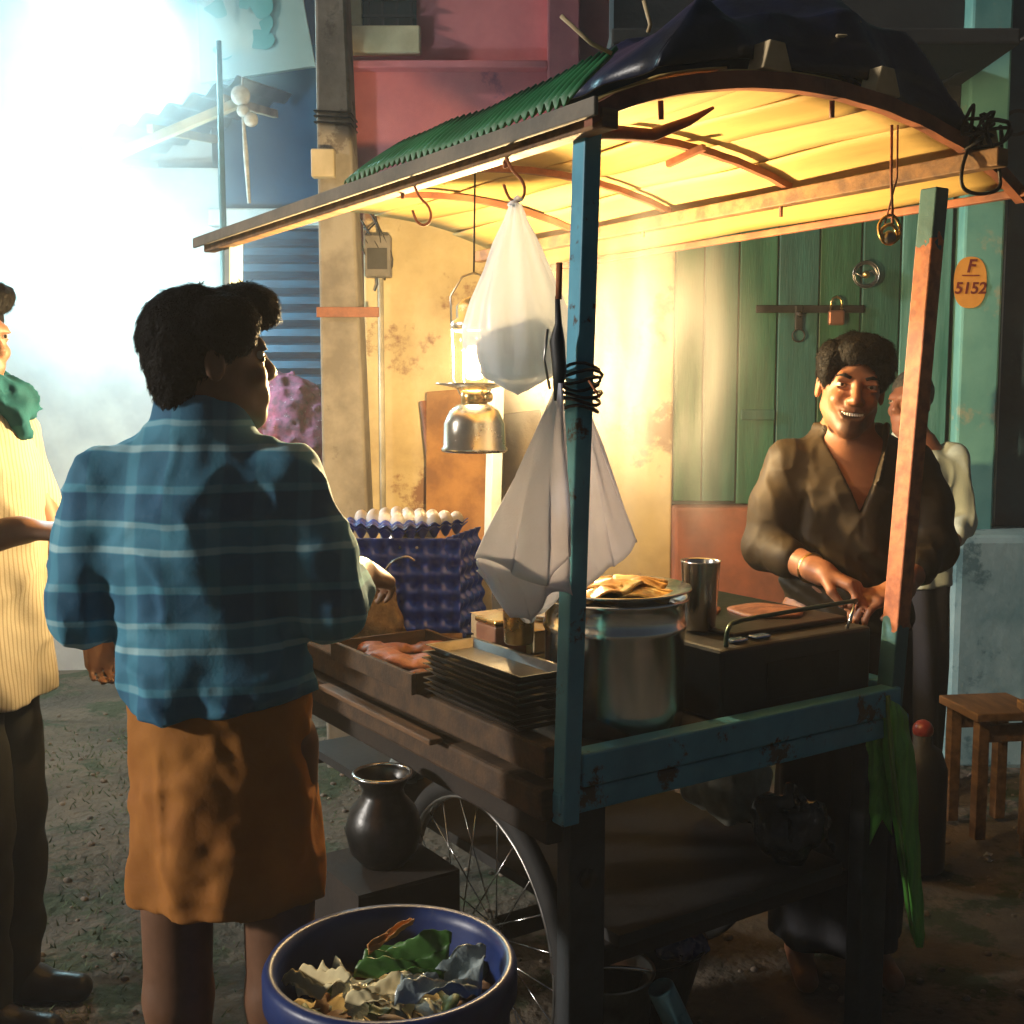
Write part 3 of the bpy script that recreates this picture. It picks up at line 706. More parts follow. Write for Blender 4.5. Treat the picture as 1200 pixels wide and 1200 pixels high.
# deck
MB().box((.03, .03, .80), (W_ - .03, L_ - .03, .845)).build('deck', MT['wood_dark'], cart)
MB().box((.024, -.022, .805), (W_ - .024, .022, .868)).build('front_rail', MT['blue_paint'], cart, bevel=.005)
MB().box((-.02, -.012, .755), (W_ + .02, .028, .80)).build('lower_front_rail', MT['blue_paint'], cart, bevel=.006)
MB().box((.024, L_ - .02, .78), (W_ - .024, L_ + .02, .868)).build('end_rail', MT['blue_paint'], cart, bevel=.005)
MB().box((W_ - .018, .024, .78), (W_ + .02, L_ - .024, .868)).build('side_rail', MT['blue_paint'], cart, bevel=.005)
MB().box((-.026, .028, .815), (.020, L_ - .024, .876)).build('side_rail', MT['wood_shaded'], cart, bevel=.006)  # side rail and beams: cast shade is put into their dark wood colour
MB().box((-.045, .012, .745), (.010, L_ - .02, .805)).build('side_beam', MT['wood_shaded'], cart, bevel=.008)
MB().box((-.02, .03, .69), (.020, L_ - .05, .738)).build('side_beam', MT['wood_dark'], cart, bevel=.006)
# legs
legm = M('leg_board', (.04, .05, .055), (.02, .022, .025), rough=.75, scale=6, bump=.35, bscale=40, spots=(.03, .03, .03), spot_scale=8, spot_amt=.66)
for (u, v) in ((.075, .06), (W_ - .05, .035), (W_ - .05, L_ - .06), (.015, L_ - .06)):
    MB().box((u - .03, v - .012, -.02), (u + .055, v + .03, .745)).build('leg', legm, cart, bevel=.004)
MB().lathe([(0, 0), (.020, 0), (.020, .004), (0, .004)], 18, (.085, .0465, .60), M=Matrix.Rotation(math.pi/2, 3, 'X')).build('bolt', MT['black'], cart)
# lower shelf
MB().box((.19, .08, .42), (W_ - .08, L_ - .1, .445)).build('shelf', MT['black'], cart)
for v in (.09, L_ - .13): MB().box((.06, v, .385), (W_ - .05, v + .04, .418)).build('shelf_bearer', MT['wood_dark'], cart)
# wheels: spoked bicycle wheels under the long sides
def wheel(u, v):
    wz = .355; r = .345
    hub = bpy.data.objects.new('wheel', None); COL.objects.link(hub); hub.parent = cart; hub.location = (u, v, wz - .015)
    RY = Matrix.Rotation(math.pi / 2, 3, 'Y')
    tor = lambda R0, r0: [(R0 + r0 * math.cos(t), r0 * math.sin(t)) for t in [i * math.pi / 5 for i in range(10)]]
    MB().lathe(tor(r - .022, .022), 56, closed=True, M=RY).build('tyre', MT['rubber'], hub)
    MB().lathe([(r - .048, -.014), (r - .042, -.014), (r - .040, 0), (r - .042, .014), (r - .048, .014), (r - .05, 0)], 56, closed=True, M=RY).build('rim', MT['steel_worn'], hub)
    MB().lathe([(.010, -.05), (.024, -.045), (.024, -.034), (.014, -.03), (.014, .03), (.024, .034), (.024, .045), (.010, .05)], 18, M=RY).build('hub', MT['steel_worn'], hub)
    for k in range(24):
        a = 2 * math.pi * k / 24; s = 1 if k % 2 else -1; a0 = a + s * .6
        MB().tube([(s * .036, .022 * math.cos(a0), .022 * math.sin(a0)), (0, (r - .046) * math.cos(a), (r - .046) * math.sin(a))], .0016, 5).build('spoke', MT['steel'], hub)
    MB().tube([(-.07, 0, 0), (.14 if u < .5 else .07, 0, 0)], .008, 8).build('axle', MT['dark_iron'], hub)
wheel(.075, .42); wheel(W_ - .02, .75)
MB().box((.13, .40, .32), (W_ - .08, .44, .36)).build('axle_beam', MT['wood_dark'], cart)

# ---- arched roof
UE0, UE1, VE0, VE1 = -.055, W_ + .20, -.075, L_ + .14
ZE0, ZE1, ZAP = 1.960, 1.945, 2.085
def roof_z(u):
    t = min(max((u - UE0) / (UE1 - UE0), 0), 1); return (ZE0 * (1 - t) + ZE1 * t) + (ZAP - 1.955) * (1 - (2 * t - 1) ** 2) ** .85
lr = leanvec(1.1)
def RP(u, v, dz=0): return Vector((u + lr.x, v + lr.y, roof_z(u) + dz))
ceil = [M('roof_sheet', c, tuple(x * .75 for x in c), rough=.7, scale=2.5, stretch=(3, .5, 3), bump=.2, bscale=16, bdist=.006) for c in ((.60, .42, .14), (.54, .37, .11), (.64, .46, .17))]
NS = 8
for i in range(NS):
    ua = UE0 + (UE1 - UE0) * i / NS; ub = UE0 + (UE1 - UE0) * (i + 1) / NS + .012
    def f(s, t, ua=ua, ub=ub, i=i):
        u = min(ua + (ub - ua) * s, UE1); p = RP(u, VE0 + (VE1 - VE0) * t, .003 + (.005 if i % 2 else 0)); p.z += .004 * math.sin(t * 17 + i) ; return p
    grid_sheet('roof_sheet', f, 5, 16, ceil[i % 3], cart, solid=.004)
def arch(v, wd, dp, mat, name, u0=UE0, u1=UE1, drop=0.02, n=26):
    b = MB(); prev = None
    vs, fs = [], []
    for i in range(n + 1):
        u = u0 + (u1 - u0) * i / n; p = RP(u, v, -drop)
        jx = .002 * math.sin(i * 2.3)
        for (dv, dz) in ((-wd/2, -dp/2), (wd/2, -dp/2), (wd/2, dp/2), (-wd/2, dp/2)): vs.append(p + Vector((0, dv + jx, dz)))
    for i in range(n):
        for k in range(4):
            k2 = (k + 1) % 4; fs.append((i*4+k, i*4+k2, (i+1)*4+k2, (i+1)*4+k))
    fs += [(3, 2, 1, 0), tuple(n*4 + k for k in range(4))]
    return b.add(vs, fs).build(name, mat, cart)
arch(VE0 - .004, .022, .030, MT['wood_red'], 'front_arch', drop=.012)
for v in (.42, .86, 1.3): arch(v, .016, .016, MT['wood_red'], 'rib', -.02, W_ + .02, .014)
# eave beams and fascia
def beam(name, u, dz, wd, hg, v0, v1, mat):
    MB().bar(RP(u, v0, dz), RP(u, v1, dz), wd, hg).build(name, mat, cart, bevel=.003)
beam('eave_beam', -.022, -.032, .035, .032, VE0 - .02, VE1, MT['wood_v'])
beam('fascia', -.0585, .000, .010, .030, VE0 - .03, VE1 + .03, M('grey_fascia', (.22, .19, .15), (.13, .12, .10), rough=.8, scale=6, bump=.4))
beam('eave_beam', W_ + .005, -.046, .035, .036, VE0 - .09, VE1, MT['wood_v'])
beam('edge_strip', UE1 - .012, -.016, .016, .018, VE0 - .03, VE1, MT['wood_red'])
for (u, v, du, dv, dz) in ((.62, .38, -.02, .10, 0),):
    MB().bar(RP(u, v, -.02), RP(u + du, v + dv, -.045), .014, .014).build('roof_stick', MT['wood_red'], cart)
# rotten cross stick under the front of the roof
a = RP(.02, .03, -.045); MB().tube([a, a + Vector((.08, .01, .012)), a + Vector((.17, .02, .02)), a + Vector((.24, .0, .05)), a + Vector((.28, -.02, .075))], [.012, .013, .012, .009, .003], 7).build('roof_stick', MT['wood_red'], cart)
# wedge blocks nailed on the arch
for u in (.36, .66, .99):
    p = RP(u, VE0 - .004, .004); s = .038
    MB().add([p + Vector(q) for q in ((-s, -.012, 0), (s, -.012, 0), (s, .03, 0), (-s, .03, 0), (-s*.55, -.012, .052), (s*.45, -.012, .052), (s*.45, .03, .052), (-s*.55, .03, .052))],
             [(0,3,2,1),(4,5,6,7),(0,1,5,4),(1,2,6,5),(2,3,7,6),(3,0,4,7)]).build('wedge_block', MT['wood_pale'], cart, bevel=.003)
# short pegs hanging from the arch and beam
for (u, v, l) in ((.10, VE0, .03), (.52, VE0, .03), (-.02, .22, .03), (-.02, .62, .03), (W_, .43, .06), (W_, .95, .05)):
    p = RP(u, v, -.03); MB().tube([p, p + Vector((.004, .003, -l))], .005, 6).build('peg', MT['wood_red'], cart)
# green corrugated edge of the roof cover
def gc(i, j):
    v = VE0 + .05 + .86 * i; u = -.052 + .10 * j; p = RP(u, v, .020 + .05 * j * (1 - .4 * i)); p.z += (.007 + .002 * math.sin(i * 23)) * math.sin(i * 230 + .5 * math.sin(i * 17)) + .004 * math.sin(i * 9 + 1); return p
grid_sheet('green_sheet', gc, 400, 3, M('green_plastic', (.03, .20, .07), (.02, .11, .04), rough=.45, scale=5, bump=.1), cart, solid=.003)

# tarpaulin heaped over the roof
def tp(i, j):
    u = .14 + .84 * i; v = VE0 + .03 + .36 * j
    e = max(0, min(1, min(i, 1 - i, j, 1 - j) * 6)) ** .6
    n = .5 + .5 * math.sin(u * 9 + 2.2 * math.sin(v * 7)) ; n2 = math.sin(u * 23 + v * 15) * math.sin(v * 21 - u * 6)
    z = .03 + e * (.055 + .075 * n + .022 * n2 + .06 * math.exp(-((u - .62) / .25) ** 2) + .07 * math.exp(-((v - .5) / .3) ** 2))
    p = RP(u, v, z); p.x += .015 * n2; p.y += .02 * math.sin(u * 17) * (1 if j < .05 else .4); return C(p.x, p.y, p.z)
tarp = M('blue_tarp', (.008, .014, .05), (.008, .008, .012), rough=.4, scale=3.5, bump=.5, bscale=14, bdist=.012)
tag(grid_sheet('tarpaulin', tp, 90, 90, tarp, solid=.004), 'crumpled dark blue tarpaulin heaped on the arched roof', 'tarpaulin')
tl = MB()
def tail(i, j):
    p = RP(.92 + .05 * math.sin(j * 5) - .06 * j + .10 * (i - .5), VE0 - .02, .03)
    return C(p.x, p.y - .02 * math.sin(i * 7) , p.z + .012 + .40 * j - .03 * math.sin(i * 9 + j * 6))
tag(grid_sheet('tarpaulin_strip', lambda i, j: C(*(RP(.78 + .11 * i + .05 * math.sin(j * 4), .03 + .35 * j, .03 + .014 * math.sin(i * 14 + j * 5) + .30 * j))), 12, 24, M('bright_tarp', (.015, .04, .22), (.01, .02, .1), rough=.2, scale=6, bump=.5, bscale=26), solid=.003),
    'shiny bright blue strip of tarpaulin standing up behind the roof edge', 'tarpaulin')
# scraps of straw and cord caught on the tarpaulin
for k, (u, v, du, dv) in enumerate(((.03, -.03, -.09, .02), (.10, -.04, -.01, .0), (.58, -.03, .10, .03), (.78, .0, .04, .02))):
    p = RP(u, v, .07 + .02 * k); q = p + Vector((du, dv, .05)); m_ = (p + q) / 2 + Vector((.01, 0, -.012))
    tag(MB().tube([C(*p), C(*m_), C(*q)], .0035, 6).build('cord_scrap', MT['wood_pale']), ['pale scrap of cord sticking out left over the green roof sheet', 'short pale cord standing up by the blue corner post', 'pale scrap of cord lying on the tarpaulin over the middle of the arch', 'short cord scrap by the bright blue tarpaulin strip'][k], 'cord', 'cord scraps on the tarpaulin')
# tangle of wire at the right end of the arch
tw = MB(); rr = random.Random(8); p = RP(.95, VE0 - .02, .01); pts = [p]
for k in range(26): pts.append(p + Vector((rr.uniform(-.07, .07), rr.uniform(-.03, .02), rr.uniform(-.03, .06))))
pts = [C(*q) for q in smooth_path(pts, 4)]
tag(tw.tube(pts, .004, 5).build('wire_tangle', MT['black']), 'tangle of black wire at the right end of the arch', 'wire')
tw = MB(); p = RP(.91, VE0 - .02, -.02)
tag(tw.tube([C(*q) for q in smooth_path([p, p + Vector((-.02, 0, -.05)), p + Vector((-.01, 0, -.085)), p + Vector((.05, 0, -.09)), p + Vector((.11, 0, -.07)), p + Vector((.10, .0, -.02))], 5)], .004, 6).build('wire_loop', MT['dark_iron']),
    'drooping loop of wire under the right end of the arch', 'wire')
# ================================================================ THINGS ON AND ROUND THE CART
DK = .847
def vessel(name, label, cat, loc, prof, mat, rz=0, seg=48, inner=.004):
    """open vessel of revolution with a real wall"""
    t = thing(name, label, cat, loc, rz)
    inn = [(max(r - inner, .001), z + (inner if i == 0 else 0)) for i, (r, z) in enumerate(prof)]
    MB().lathe([(.001, prof[0][1])] + prof + inn[::-1] + [(.001, inn[0][1])], seg).build('body', mat, t)
    return t
# ---- pressure lantern hanging from the middle of the roof
LX = at(556, 530, 3.0)
ln = thing('pressure_lantern', 'lit nickel pressure lantern hanging behind the plastic bag', 'lantern', (LX.x, LX.y, LX.z))
chrome = M('nickel', (.78, .76, .70), (.6, .57, .5), rough=.26, metal=1, scale=9, bump=.06, rvar=.1)
MB().lathe([(.001, 0), (.080, 0), (.086, .004), (.086, .010), (.081, .016), (.079, .075), (.064, .108), (.044, .122), (.036, .126), (.001, .126)], 44).build('fuel_tank', chrome, ln)
MB().lathe([(.030, .126), (.034, .128), (.034, .158), (.028, .160), (.001, .160)], 24).build('burner_collar', MT['brass'], ln)
kn = MB().lathe([(.001, 0), (.011, 0), (.011, .018), (.001, .018)], 12, (.038, -.030, .14), M=Matrix.Rotation(R(70), 3, 'X')).build('pump_knob', MT['brass'], ln)
for k in range(4):
    a = k * math.pi / 2 + .5; c, s_ = math.cos(a), math.sin(a)
    MB().tube([(.040 * c, .040 * s_, .15), (.062 * c, .062 * s_, .19), (.062 * c, .062 * s_, .31), (.05 * c, .05 * s_, .33)], .0025, 6).build('cage_wire', chrome, ln)
MB().lathe([(.036, .160), (.058, .168), (.100, .176), (.101, .179), (.056, .172), (.034, .164)], 40, closed=True).build('brim', chrome, ln)
gl = bpy.data.materials.new('globe_glass'); gl.use_nodes = True; n_ = gl.node_tree.nodes; n_.clear()
tr_ = n_.new('ShaderNodeBsdfTransparent'); go_ = n_.new('ShaderNodeBsdfGlossy'); go_.inputs['Roughness'].default_value = .05
mi_ = n_.new('ShaderNodeMixShader'); mi_.inputs[0].default_value = .06; ou_ = n_.new('ShaderNodeOutputMaterial')
gl.node_tree.links.new(tr_.outputs[0], mi_.inputs[1]); gl.node_tree.links.new(go_.outputs[0], mi_.inputs[2]); gl.node_tree.links.new(mi_.outputs[0], ou_.inputs[0])
MB().lathe([(.050, .180), (.056, .20), (.056, .29), (.050, .31)], 32).build('glass_globe', gl, ln)
MB().ball((0, 0, .24), .026, 10, 7, (1, 1, 1.35)).build('mantle', emis('mantle_glow', (1.0, .69, .32), LAMP), ln)
MB().lathe([(.050, .31), (.060, .318), (.060, .335), (.046, .345), (.046, .375), (.034, .39), (.012, .40), (.001, .40)], 32).build('hood', chrome, ln)
MB().tube([(-.058, 0, .30), (-.06, 0, .40), (-.03, 0, .45), (0, 0, .46), (.03, 0, .45), (.06, 0, .40), (.058, 0, .30)], .003, 6).build('bail', MT['steel_worn'], ln)
MB().tube([(0, 0, .458), (.004, .002, 2.105 - LX.z)], .0025, 6).build('hanging_wire', MT['dark_iron'], ln)

def translucent(m, amt=.4, col=(.8, .74, .70)):
    n = m.node_tree.nodes; l = m.node_tree.links; out = n['Material Output']; src = out.inputs[0].links[0].from_socket
    t = n.new('ShaderNodeBsdfTranslucent'); t.inputs[0].default_value = (*col, 1); mx = n.new('ShaderNodeMixShader'); mx.inputs[0].default_value = amt
    l.new(src, mx.inputs[1]); l.new(t.outputs[0], mx.inputs[2]); l.new(mx.outputs[0], out.inputs[0])
# ---- hooks on the eave, bag on the nearest one
def s_hook(px, py, label, v):
    p = C(*RP(-.026, v, -.05)); t = MB()
    q = [p + Vector((-.012, 0, .006)), p + Vector((.0, 0, -.018)), p + Vector((.016, 0, -.035)), p + Vector((.022, 0, -.052)), p + Vector((.018, 0, -.068)), p + Vector((.006, 0, -.074)), p + Vector((-.007, 0, -.066)), p + Vector((-.016, 0, -.044))]
    t.tube(smooth_path(q, 4), .003, 6)
    return tag(t.build('hook', MT['rust']), label, 'hook'), p
h1, hp1 = s_hook(0, 0, 'rusty wire hook carrying the white plastic bag', .185)
h2, hp2 = s_hook(0, 0, 'empty rusty wire hook on the eave beside the bag', .53)
bagm = bpy.data.materials.new('bag_film'); bagm.use_nodes = True; n_ = bagm.node_tree.nodes; l_ = bagm.node_tree.links; n_.clear()
trn = n_.new('ShaderNodeBsdfTransparent'); trl = n_.new('ShaderNodeBsdfTranslucent'); trl.inputs[0].default_value = (.84, .88, .95, 1); dif = n_.new('ShaderNodeBsdfPrincipled')
dif.inputs['Base Color'].default_value = (.76, .79, .86, 1); dif.inputs['Roughness'].default_value = .3
tc = n_.new('ShaderNodeTexCoord'); mp = n_.new('ShaderNodeMapping'); mp.inputs['Scale'].default_value = (1, 1, .25); nz = n_.new('ShaderNodeTexNoise'); nz.inputs['Scale'].default_value = 60; nz.inputs['Detail'].default_value = 4
l_.new(tc.outputs['Object'], mp.inputs[0]); l_.new(mp.outputs[0], nz.inputs['Vector'])
bp = n_.new('ShaderNodeBump'); bp.inputs['Strength'].default_value = .6; bp.inputs['Distance'].default_value = .004; l_.new(nz.outputs['Fac'], bp.inputs['Height']); l_.new(bp.outputs[0], dif.inputs['Normal'])
m1 = n_.new('ShaderNodeMixShader'); m1.inputs[0].default_value = .5; m2 = n_.new('ShaderNodeMixShader'); m2.inputs[0].default_value = .07; ou_ = n_.new('ShaderNodeOutputMaterial')
l_.new(dif.outputs[0], m1.inputs[1]); l_.new(trl.outputs[0], m1.inputs[2]); l_.new(m1.outputs[0], m2.inputs[1]); l_.new(trn.outputs[0], m2.inputs[2]); l_.new(m2.outputs[0], ou_.inputs[0])
by = hp1.y
bt, bb_ = at(592, 226, by), at(592, 456, by); bt = hp1 + Vector((.006, 0, -.078)); H_ = bt.z - bb_.z
bag = thing('plastic_bag', 'translucent white plastic bag hanging from the eave hook', 'bag', (bt.x, by, bb_.z))
prof = [(.0, .0), (.008, .35), (.03, .60), (.09, .84), (.2, .99), (.32, 1.0), (.46, .86), (.62, .64), (.78, .42), (.9, .22), (1.0, .10)]
def bagf(i, j):
    a = 2 * math.pi * i; r = np.interp(j, [p[0] for p in prof], [p[1] for p in prof]) * .098
    r *= 1 + (.05 + .13 * j) * math.sin(a * 9 + 3 * j) * .5 + .04 * math.sin(a * 4 + 7 * j) + .03 * math.sin(a * 15 - 5 * j) * j
    return Vector((r * math.cos(a) + .004 * (1 - j), .72 * r * math.sin(a), H_ * j + .012 * (1 - j) * math.cos(a * 2)))
bm_ = grid_sheet('film', lambda i, j: bagf(i % 1.0, j), 120, 60, bagm, bag, solid=0)
MB().tube([(-.008, 0, H_ - .006), (.0, .003, H_ + .004), (.004, 0, H_ + .010), (.012, -.004, H_ + .006)], [.010, .008, .006, .003], 8).build('knot', bagm, bag)
Fb = Field((-.09, -.06, .01), (.09, .06, .2), .006)
for (x, y, z, a, b_, c_) in ((-.038, 0, .062, .035, .036, .042), (.03, .004, .092, .040, .036, .030), (.0, -.004, .05, .045, .036, .032), (.042, 0, .062, .030, .034, .038), (-.01, 0, .085, .035, .034, .026)):
    Fb.ell((x, y, z), (a, b_, c_), None, .015)
Fb.noise(.006, 40, 2)
bcm = M('bag_contents', (.45, .50, .50), (.30, .36, .37), rough=.8, scale=16, spots=(.5, .35, .33), spot_scale=12, spot_amt=.62); translucent(bcm, .45, (.6, .66, .66)); Fb.mesh('contents', bcm, bag)

# ---- towel tied to the corner post
tow = thing('hand_towel', 'white cotton towel tied to the blue corner post', 'towel', C(0, 0, .0))
towm = M('towel_cotton', (.72, .73, .82), (.60, .60, .68), rough=.95, scale=9, bump=.35, bscale=220, bdist=.002, sheen=.2)
translucent(towm, .4, (.76, .76, .86))
yp = 1.985
def panel(name, cols, nv=26, amp=.004, seed=0.0):
    """a hanging fold: a list of vertical edges, each ((px,py,depth) top, (px,py,depth) bottom)"""
    E = [(at(*a) - tow.location, at(*b) - tow.location) for a, b in cols]; n = (len(E) - 1) * 14
    def f(i, j):
        t = i * (len(E) - 1); k = min(int(t), len(E) - 2); s_ = t - k; s_ = s_ * s_ * (3 - 2 * s_)
        p = E[k][0].lerp(E[k][1], j).lerp(E[k+1][0].lerp(E[k+1][1], j), s_)
        w_ = j ** .7 * (1 - .5 * j)
        return p + Vector((.5, -1, 0)) * (amp * math.sin(j * 7 + seed + i * 5) * j + .010 * w_ * math.sin(i * 19 + 1.5 * math.sin(j * 4) + seed) + .004 * w_ * math.sin(i * 43 - j * 9 + seed)) + Vector((0, 0, .006 * j * math.sin(i * 15 + seed)))
    return grid_sheet(name, f, n, nv, towm, tow, solid=.0025)
panel('front_fold', [((652, 452, 2.02), (557, 655, 2.06)), ((653, 450, 1.99), (598, 668, 2.00)), ((655, 449, 1.95), (640, 690, 1.935)), ((657, 449, 1.93), (668, 650, 1.945)), ((659, 449, 1.95), (664, 640, 1.97))])
panel('lower_flap', [((562, 650, 2.06), (557, 672, 2.07)), ((575, 652, 2.03), (601, 722, 2.05)), ((600, 655, 2.0), (626, 732, 2.0)), ((640, 670, 1.955), (640, 700, 1.96)), ((666, 648, 1.96), (668, 694, 1.97))], nv=10, amp=.008, seed=1.5)
panel('flap_back', [((558, 655, 2.075), (600, 724, 2.085)), ((600, 640, 2.085), (626, 728, 2.08)), ((660, 640, 2.07), (664, 690, 2.07))], nv=10)
panel('back_fold', [((664, 455, 2.055), (652, 690, 2.06)), ((676, 458, 2.075), (690, 688, 2.08)), ((684, 470, 2.07), (722, 664, 2.06)), ((690, 482, 2.08), (744, 636, 2.09)), ((691, 484, 2.10), (744, 632, 2.12))], seed=2.)
# wire and rag bundle bound round the post
wb = thing('wire_binding', 'dark wire and a rag bound round the blue corner post', 'wire', C(0, 0, 1.45))
for k in range(7):
    z = .03 + k * .012; l = leanvec(.71 + z); r0 = .033 + .003 * (k % 3)
    MB().tube([(l.x * math.cos(CART_A) - l.y * math.sin(CART_A) + r0 * math.cos(t + CART_A), l.x * math.sin(CART_A) + l.y * math.cos(CART_A) + r0 * math.sin(t + CART_A), z + .006 * math.sin(t * 2 + k)) for t in [i * math.pi / 8 for i in range(17)]], .003, 6, False).build('turn', MT['black'], wb)
p = at(653, 400, 1.96) - wb.location
MB().tube([p + Vector((.0, 0, .075)), p + Vector((.002, 0, .03)), p, p + Vector((.004, .0, -.05)), p + Vector((.0, 0, -.10))], [.004, .006, .013, .012, .005], 8).build('rag', MT['black'], wb)
MB().tube([p + Vector((.002, -.003, .07)), p + Vector((.003, -.003, .13))], .006, 6).build('stick', MT['rust'], wb)
MB().tube([p + Vector((-.016, 0, .02)), p + Vector((-.022, 0, -.03)), p + Vector((-.012, 0, -.08))], .0025, 6).build('wire_end', MT['steel_worn'], wb)
MB().tube([at(690, 446, 1.96) - wb.location, at(703, 466, 1.95) - wb.location], .002, 6).build('wire_end', MT['rust'], wb)

# ---- string with rings hanging from the arch
sr = thing('hanging_ring', 'metal ring and bauble on a cord hanging from the arch', 'ring', C(*RP(.752, -.03, -.03)))
zr = at(1028, 262, sr.location.y).z - sr.location.z
MB().tube([(-.002, 0, 0.012), (.0, 0, zr * .5), (.006, 0, zr)], .003, 6).build('cord', MT['wood_red'], sr)
MB().tube([(.01, 0, 0.012), (.012, 0, zr * .5), (-.010, 0, zr)], .002, 6).build('cord', MT['wood_red'], sr)
for (r0, z, sq) in ((.022, -.012, 1.3), (.016, -.02, 1.1)):
    MB().tube([(r0 * math.cos(t), .004 * math.sin(3*t), zr + z + sq * r0 * math.sin(t)) for t in [i * math.pi / 9 for i in range(19)]], .0035, 6, False).build('ring', MT['brass'], sr)
MB().ball((0, 0, zr - .028), .014).build('bauble', MT['steel_worn'], sr)

# ---- big steel pot by the corner, plate of omelettes on it
pot = vessel('steel_pot', 'large cylindrical stainless steel pot behind the front rail', 'pot', C(.24, .165, DK),
    [(.116, 0), (.124, .006), (.126, .04), (.127, .165), (.130, .168), (.130, .176), (.127, .179), (.127, .212), (.133, .216), (.133, .221)], MT['steel'])
pot.scale = (1.1, 1.1, 1.18)
pp = thing('food_plate', 'wide plate heaped with golden omelettes covering the steel pot', 'plate', C(.24, .165, DK + .2625)); pp.scale = (1.08, 1.08, 1.0)
MB().lathe([(.001, 0), (.09, 0), (.135, .010), (.142, .014), (.140, .017), (.09, .004), (.001, .004)], 48).build('dish', MT['steel'], pp)
om = M('omelette', (.62, .33, .06), (.34, .14, .03), rough=.45, scale=16, bump=.5, bscale=50, spots=(.72, .55, .22), spot_scale=11, spot_amt=.56)
rr = random.Random(4)
for k, (x, y, r, z, tl) in enumerate(((-.04, -.03, .062, .008, .1), (.045, -.025, .058, .010, -.15), (0, .05, .06, .010, .1), (-.055, .03, .05, .020, .25), (.05, .03, .05, .022, -.2), (-.005, -.02, .052, .026, .12), (-.03, -.06, .04, .018, .5))):
    ph_ = rr.uniform(0, 6)
    def f(i, j, x=x, y=y, r=r, z=z, tl=tl, ph_=ph_):
        a = 2 * math.pi * i; q = r * j * (1 + .08 * math.sin(a * 5 + ph_)); xx = q * math.cos(a)
        return Vector((x + xx, y + q * math.sin(a), z + tl * xx * .5 + .007 * math.sin(a * 3 + ph_) * j + .006 * math.cos(j * 3)))
    grid_sheet('omelette', f, 28, 6, om, pp, solid=.005)
# ---- flat white dish, carton, tumblers and bottle further back on the cart
wp = thing('white_dish', 'small white enamel dish beyond the omelette plate', 'dish', C(.33, .50, 1.0))
MB().lathe([(.001, 0), (.05, 0), (.075, .012), (.077, .015), (.05, .005), (.001, .005)], 40).build('bowl', M('enamel', (.75, .70, .58), rough=.3, scale=6, bump=.02), wp)
bx_ = thing('wooden_crate', 'pale wooden crate standing behind the steel pot', 'crate', C(.36, .52, DK), CART_A)
for k in range(3): MB().box((-.16, -.13, .004 + k * .05), (.14, -.118, .05 + k * .05)).build('slat', MT['wood_pale'], bx_, bevel=.002)
for k in range(3): MB().box((-.16, .118, .004 + k * .05), (.14, .13, .05 + k * .05)).build('slat', MT['wood_pale'], bx_, bevel=.002)
MB().box((-.16, -.1175, 0.002), (-.148, .1175, .151)).build('end_board', MT['wood_pale'], bx_); MB().box((.128, -.1175, 0.002), (.14, .1175, .151)).build('end_board', MT['wood_pale'], bx_)
for k in range(4): MB().box((-.162 + k * .0765, -.132, .1525), (-.09 + k * .0765, .132, .1528 )).build('top_slat', MT['wood_pale'], bx_)
vessel('steel_tumbler', 'tall stainless steel tumbler between the pot and the griddle', 'tumbler', C(.502, .20, 1.003), [(.031, 0), (.033, .004), (.042, .146), (.044, .149)], MT['steel'], seg=36, inner=.002)
vessel('steel_tumbler', 'small brassy steel cup behind the tall tumbler', 'cup', C(.475, .42, 1.003), [(.026, 0), (.034, .085), (.036, .088)], MT['brass'], seg=30, inner=.002)
bo = thing('oil_bottle', 'small glass oil bottle in the steam behind the tumbler', 'bottle', C(.56, .80, DK))
glm = M('bottle_glass', (.30, .22, .12), rough=.1, bump=.02, trans=.4)
MB().lathe([(.001, 0), (.034, 0), (.036, .01), (.036, .17), (.028, .20), (.013, .22), (.013, .255), (.016, .257), (.016, .268), (.001, .268)], 28).build('body', glm, bo)
MB().lathe([(.017, .262), (.018, .264), (.018, .288), (.001, .29)], 20).build('cap', MT['brass'], bo)
# ---- stove box with griddle and bar
sv = thing('griddle_stove', 'blackened griddle stove filling the right end of the cart', 'stove', C(.635, .295, DK), CART_A)
MB().box((-.225, -.26, 0), (.225, .26, .150)).build('body', MT['black'], sv, bevel=.008)
MB().box((-.10, -.2625, .03), (.12, -.2602, .11)).build('fire_door', MT['dark_iron'], sv, bevel=.001)
MB().box((-.13, -.20, .152), (.215, .25, .164)).build('griddle', M('griddle_iron', (.05, .04, .033), (.028, .022, .02), rough=.38, metal=.5, scale=8, bump=.2), sv, bevel=.004)
q = [(-.20, -.245, .152), (-.185, -.235, .185), (-.14, -.225, .196), (.05, -.235, .204), (.19, -.245, .208)]
MB().tube(smooth_path(q, 6), .005, 8).build('bar', M('green_bar', (.06, .11, .09), rough=.3, metal=.6), sv)
MB().tube([(.19, -.245, .208), (.17, -.25, .18), (.155, -.25, .152)], .004, 8).build('bar_stay', MT['steel'], sv)
cake = M('fried_batter', (.30, .12, .06), (.16, .06, .035), rough=.5, scale=22, bump=.6, bscale=60)
for k, (x, y, r) in enumerate(((-.06, .03, .075), (.08, -.08, .085))):
    t = grid_sheet('pancake', lambda i, j, r=r: Vector((r * j * (1 + .05 * math.sin(i * 31.4)) * math.cos(6.2832 * i), r * j * (1 + .05 * math.sin(i * 31.4)) * math.sin(6.2832 * i), .004 * math.cos(j * 2))), 28, 5, cake, None, solid=.007, loc=C(.655 + x, .31 + y, DK + .168))
    tag(t, ['brown pancake frying at the back of the griddle', 'brown pancake frying by the griddle bar'][k], 'pancake')
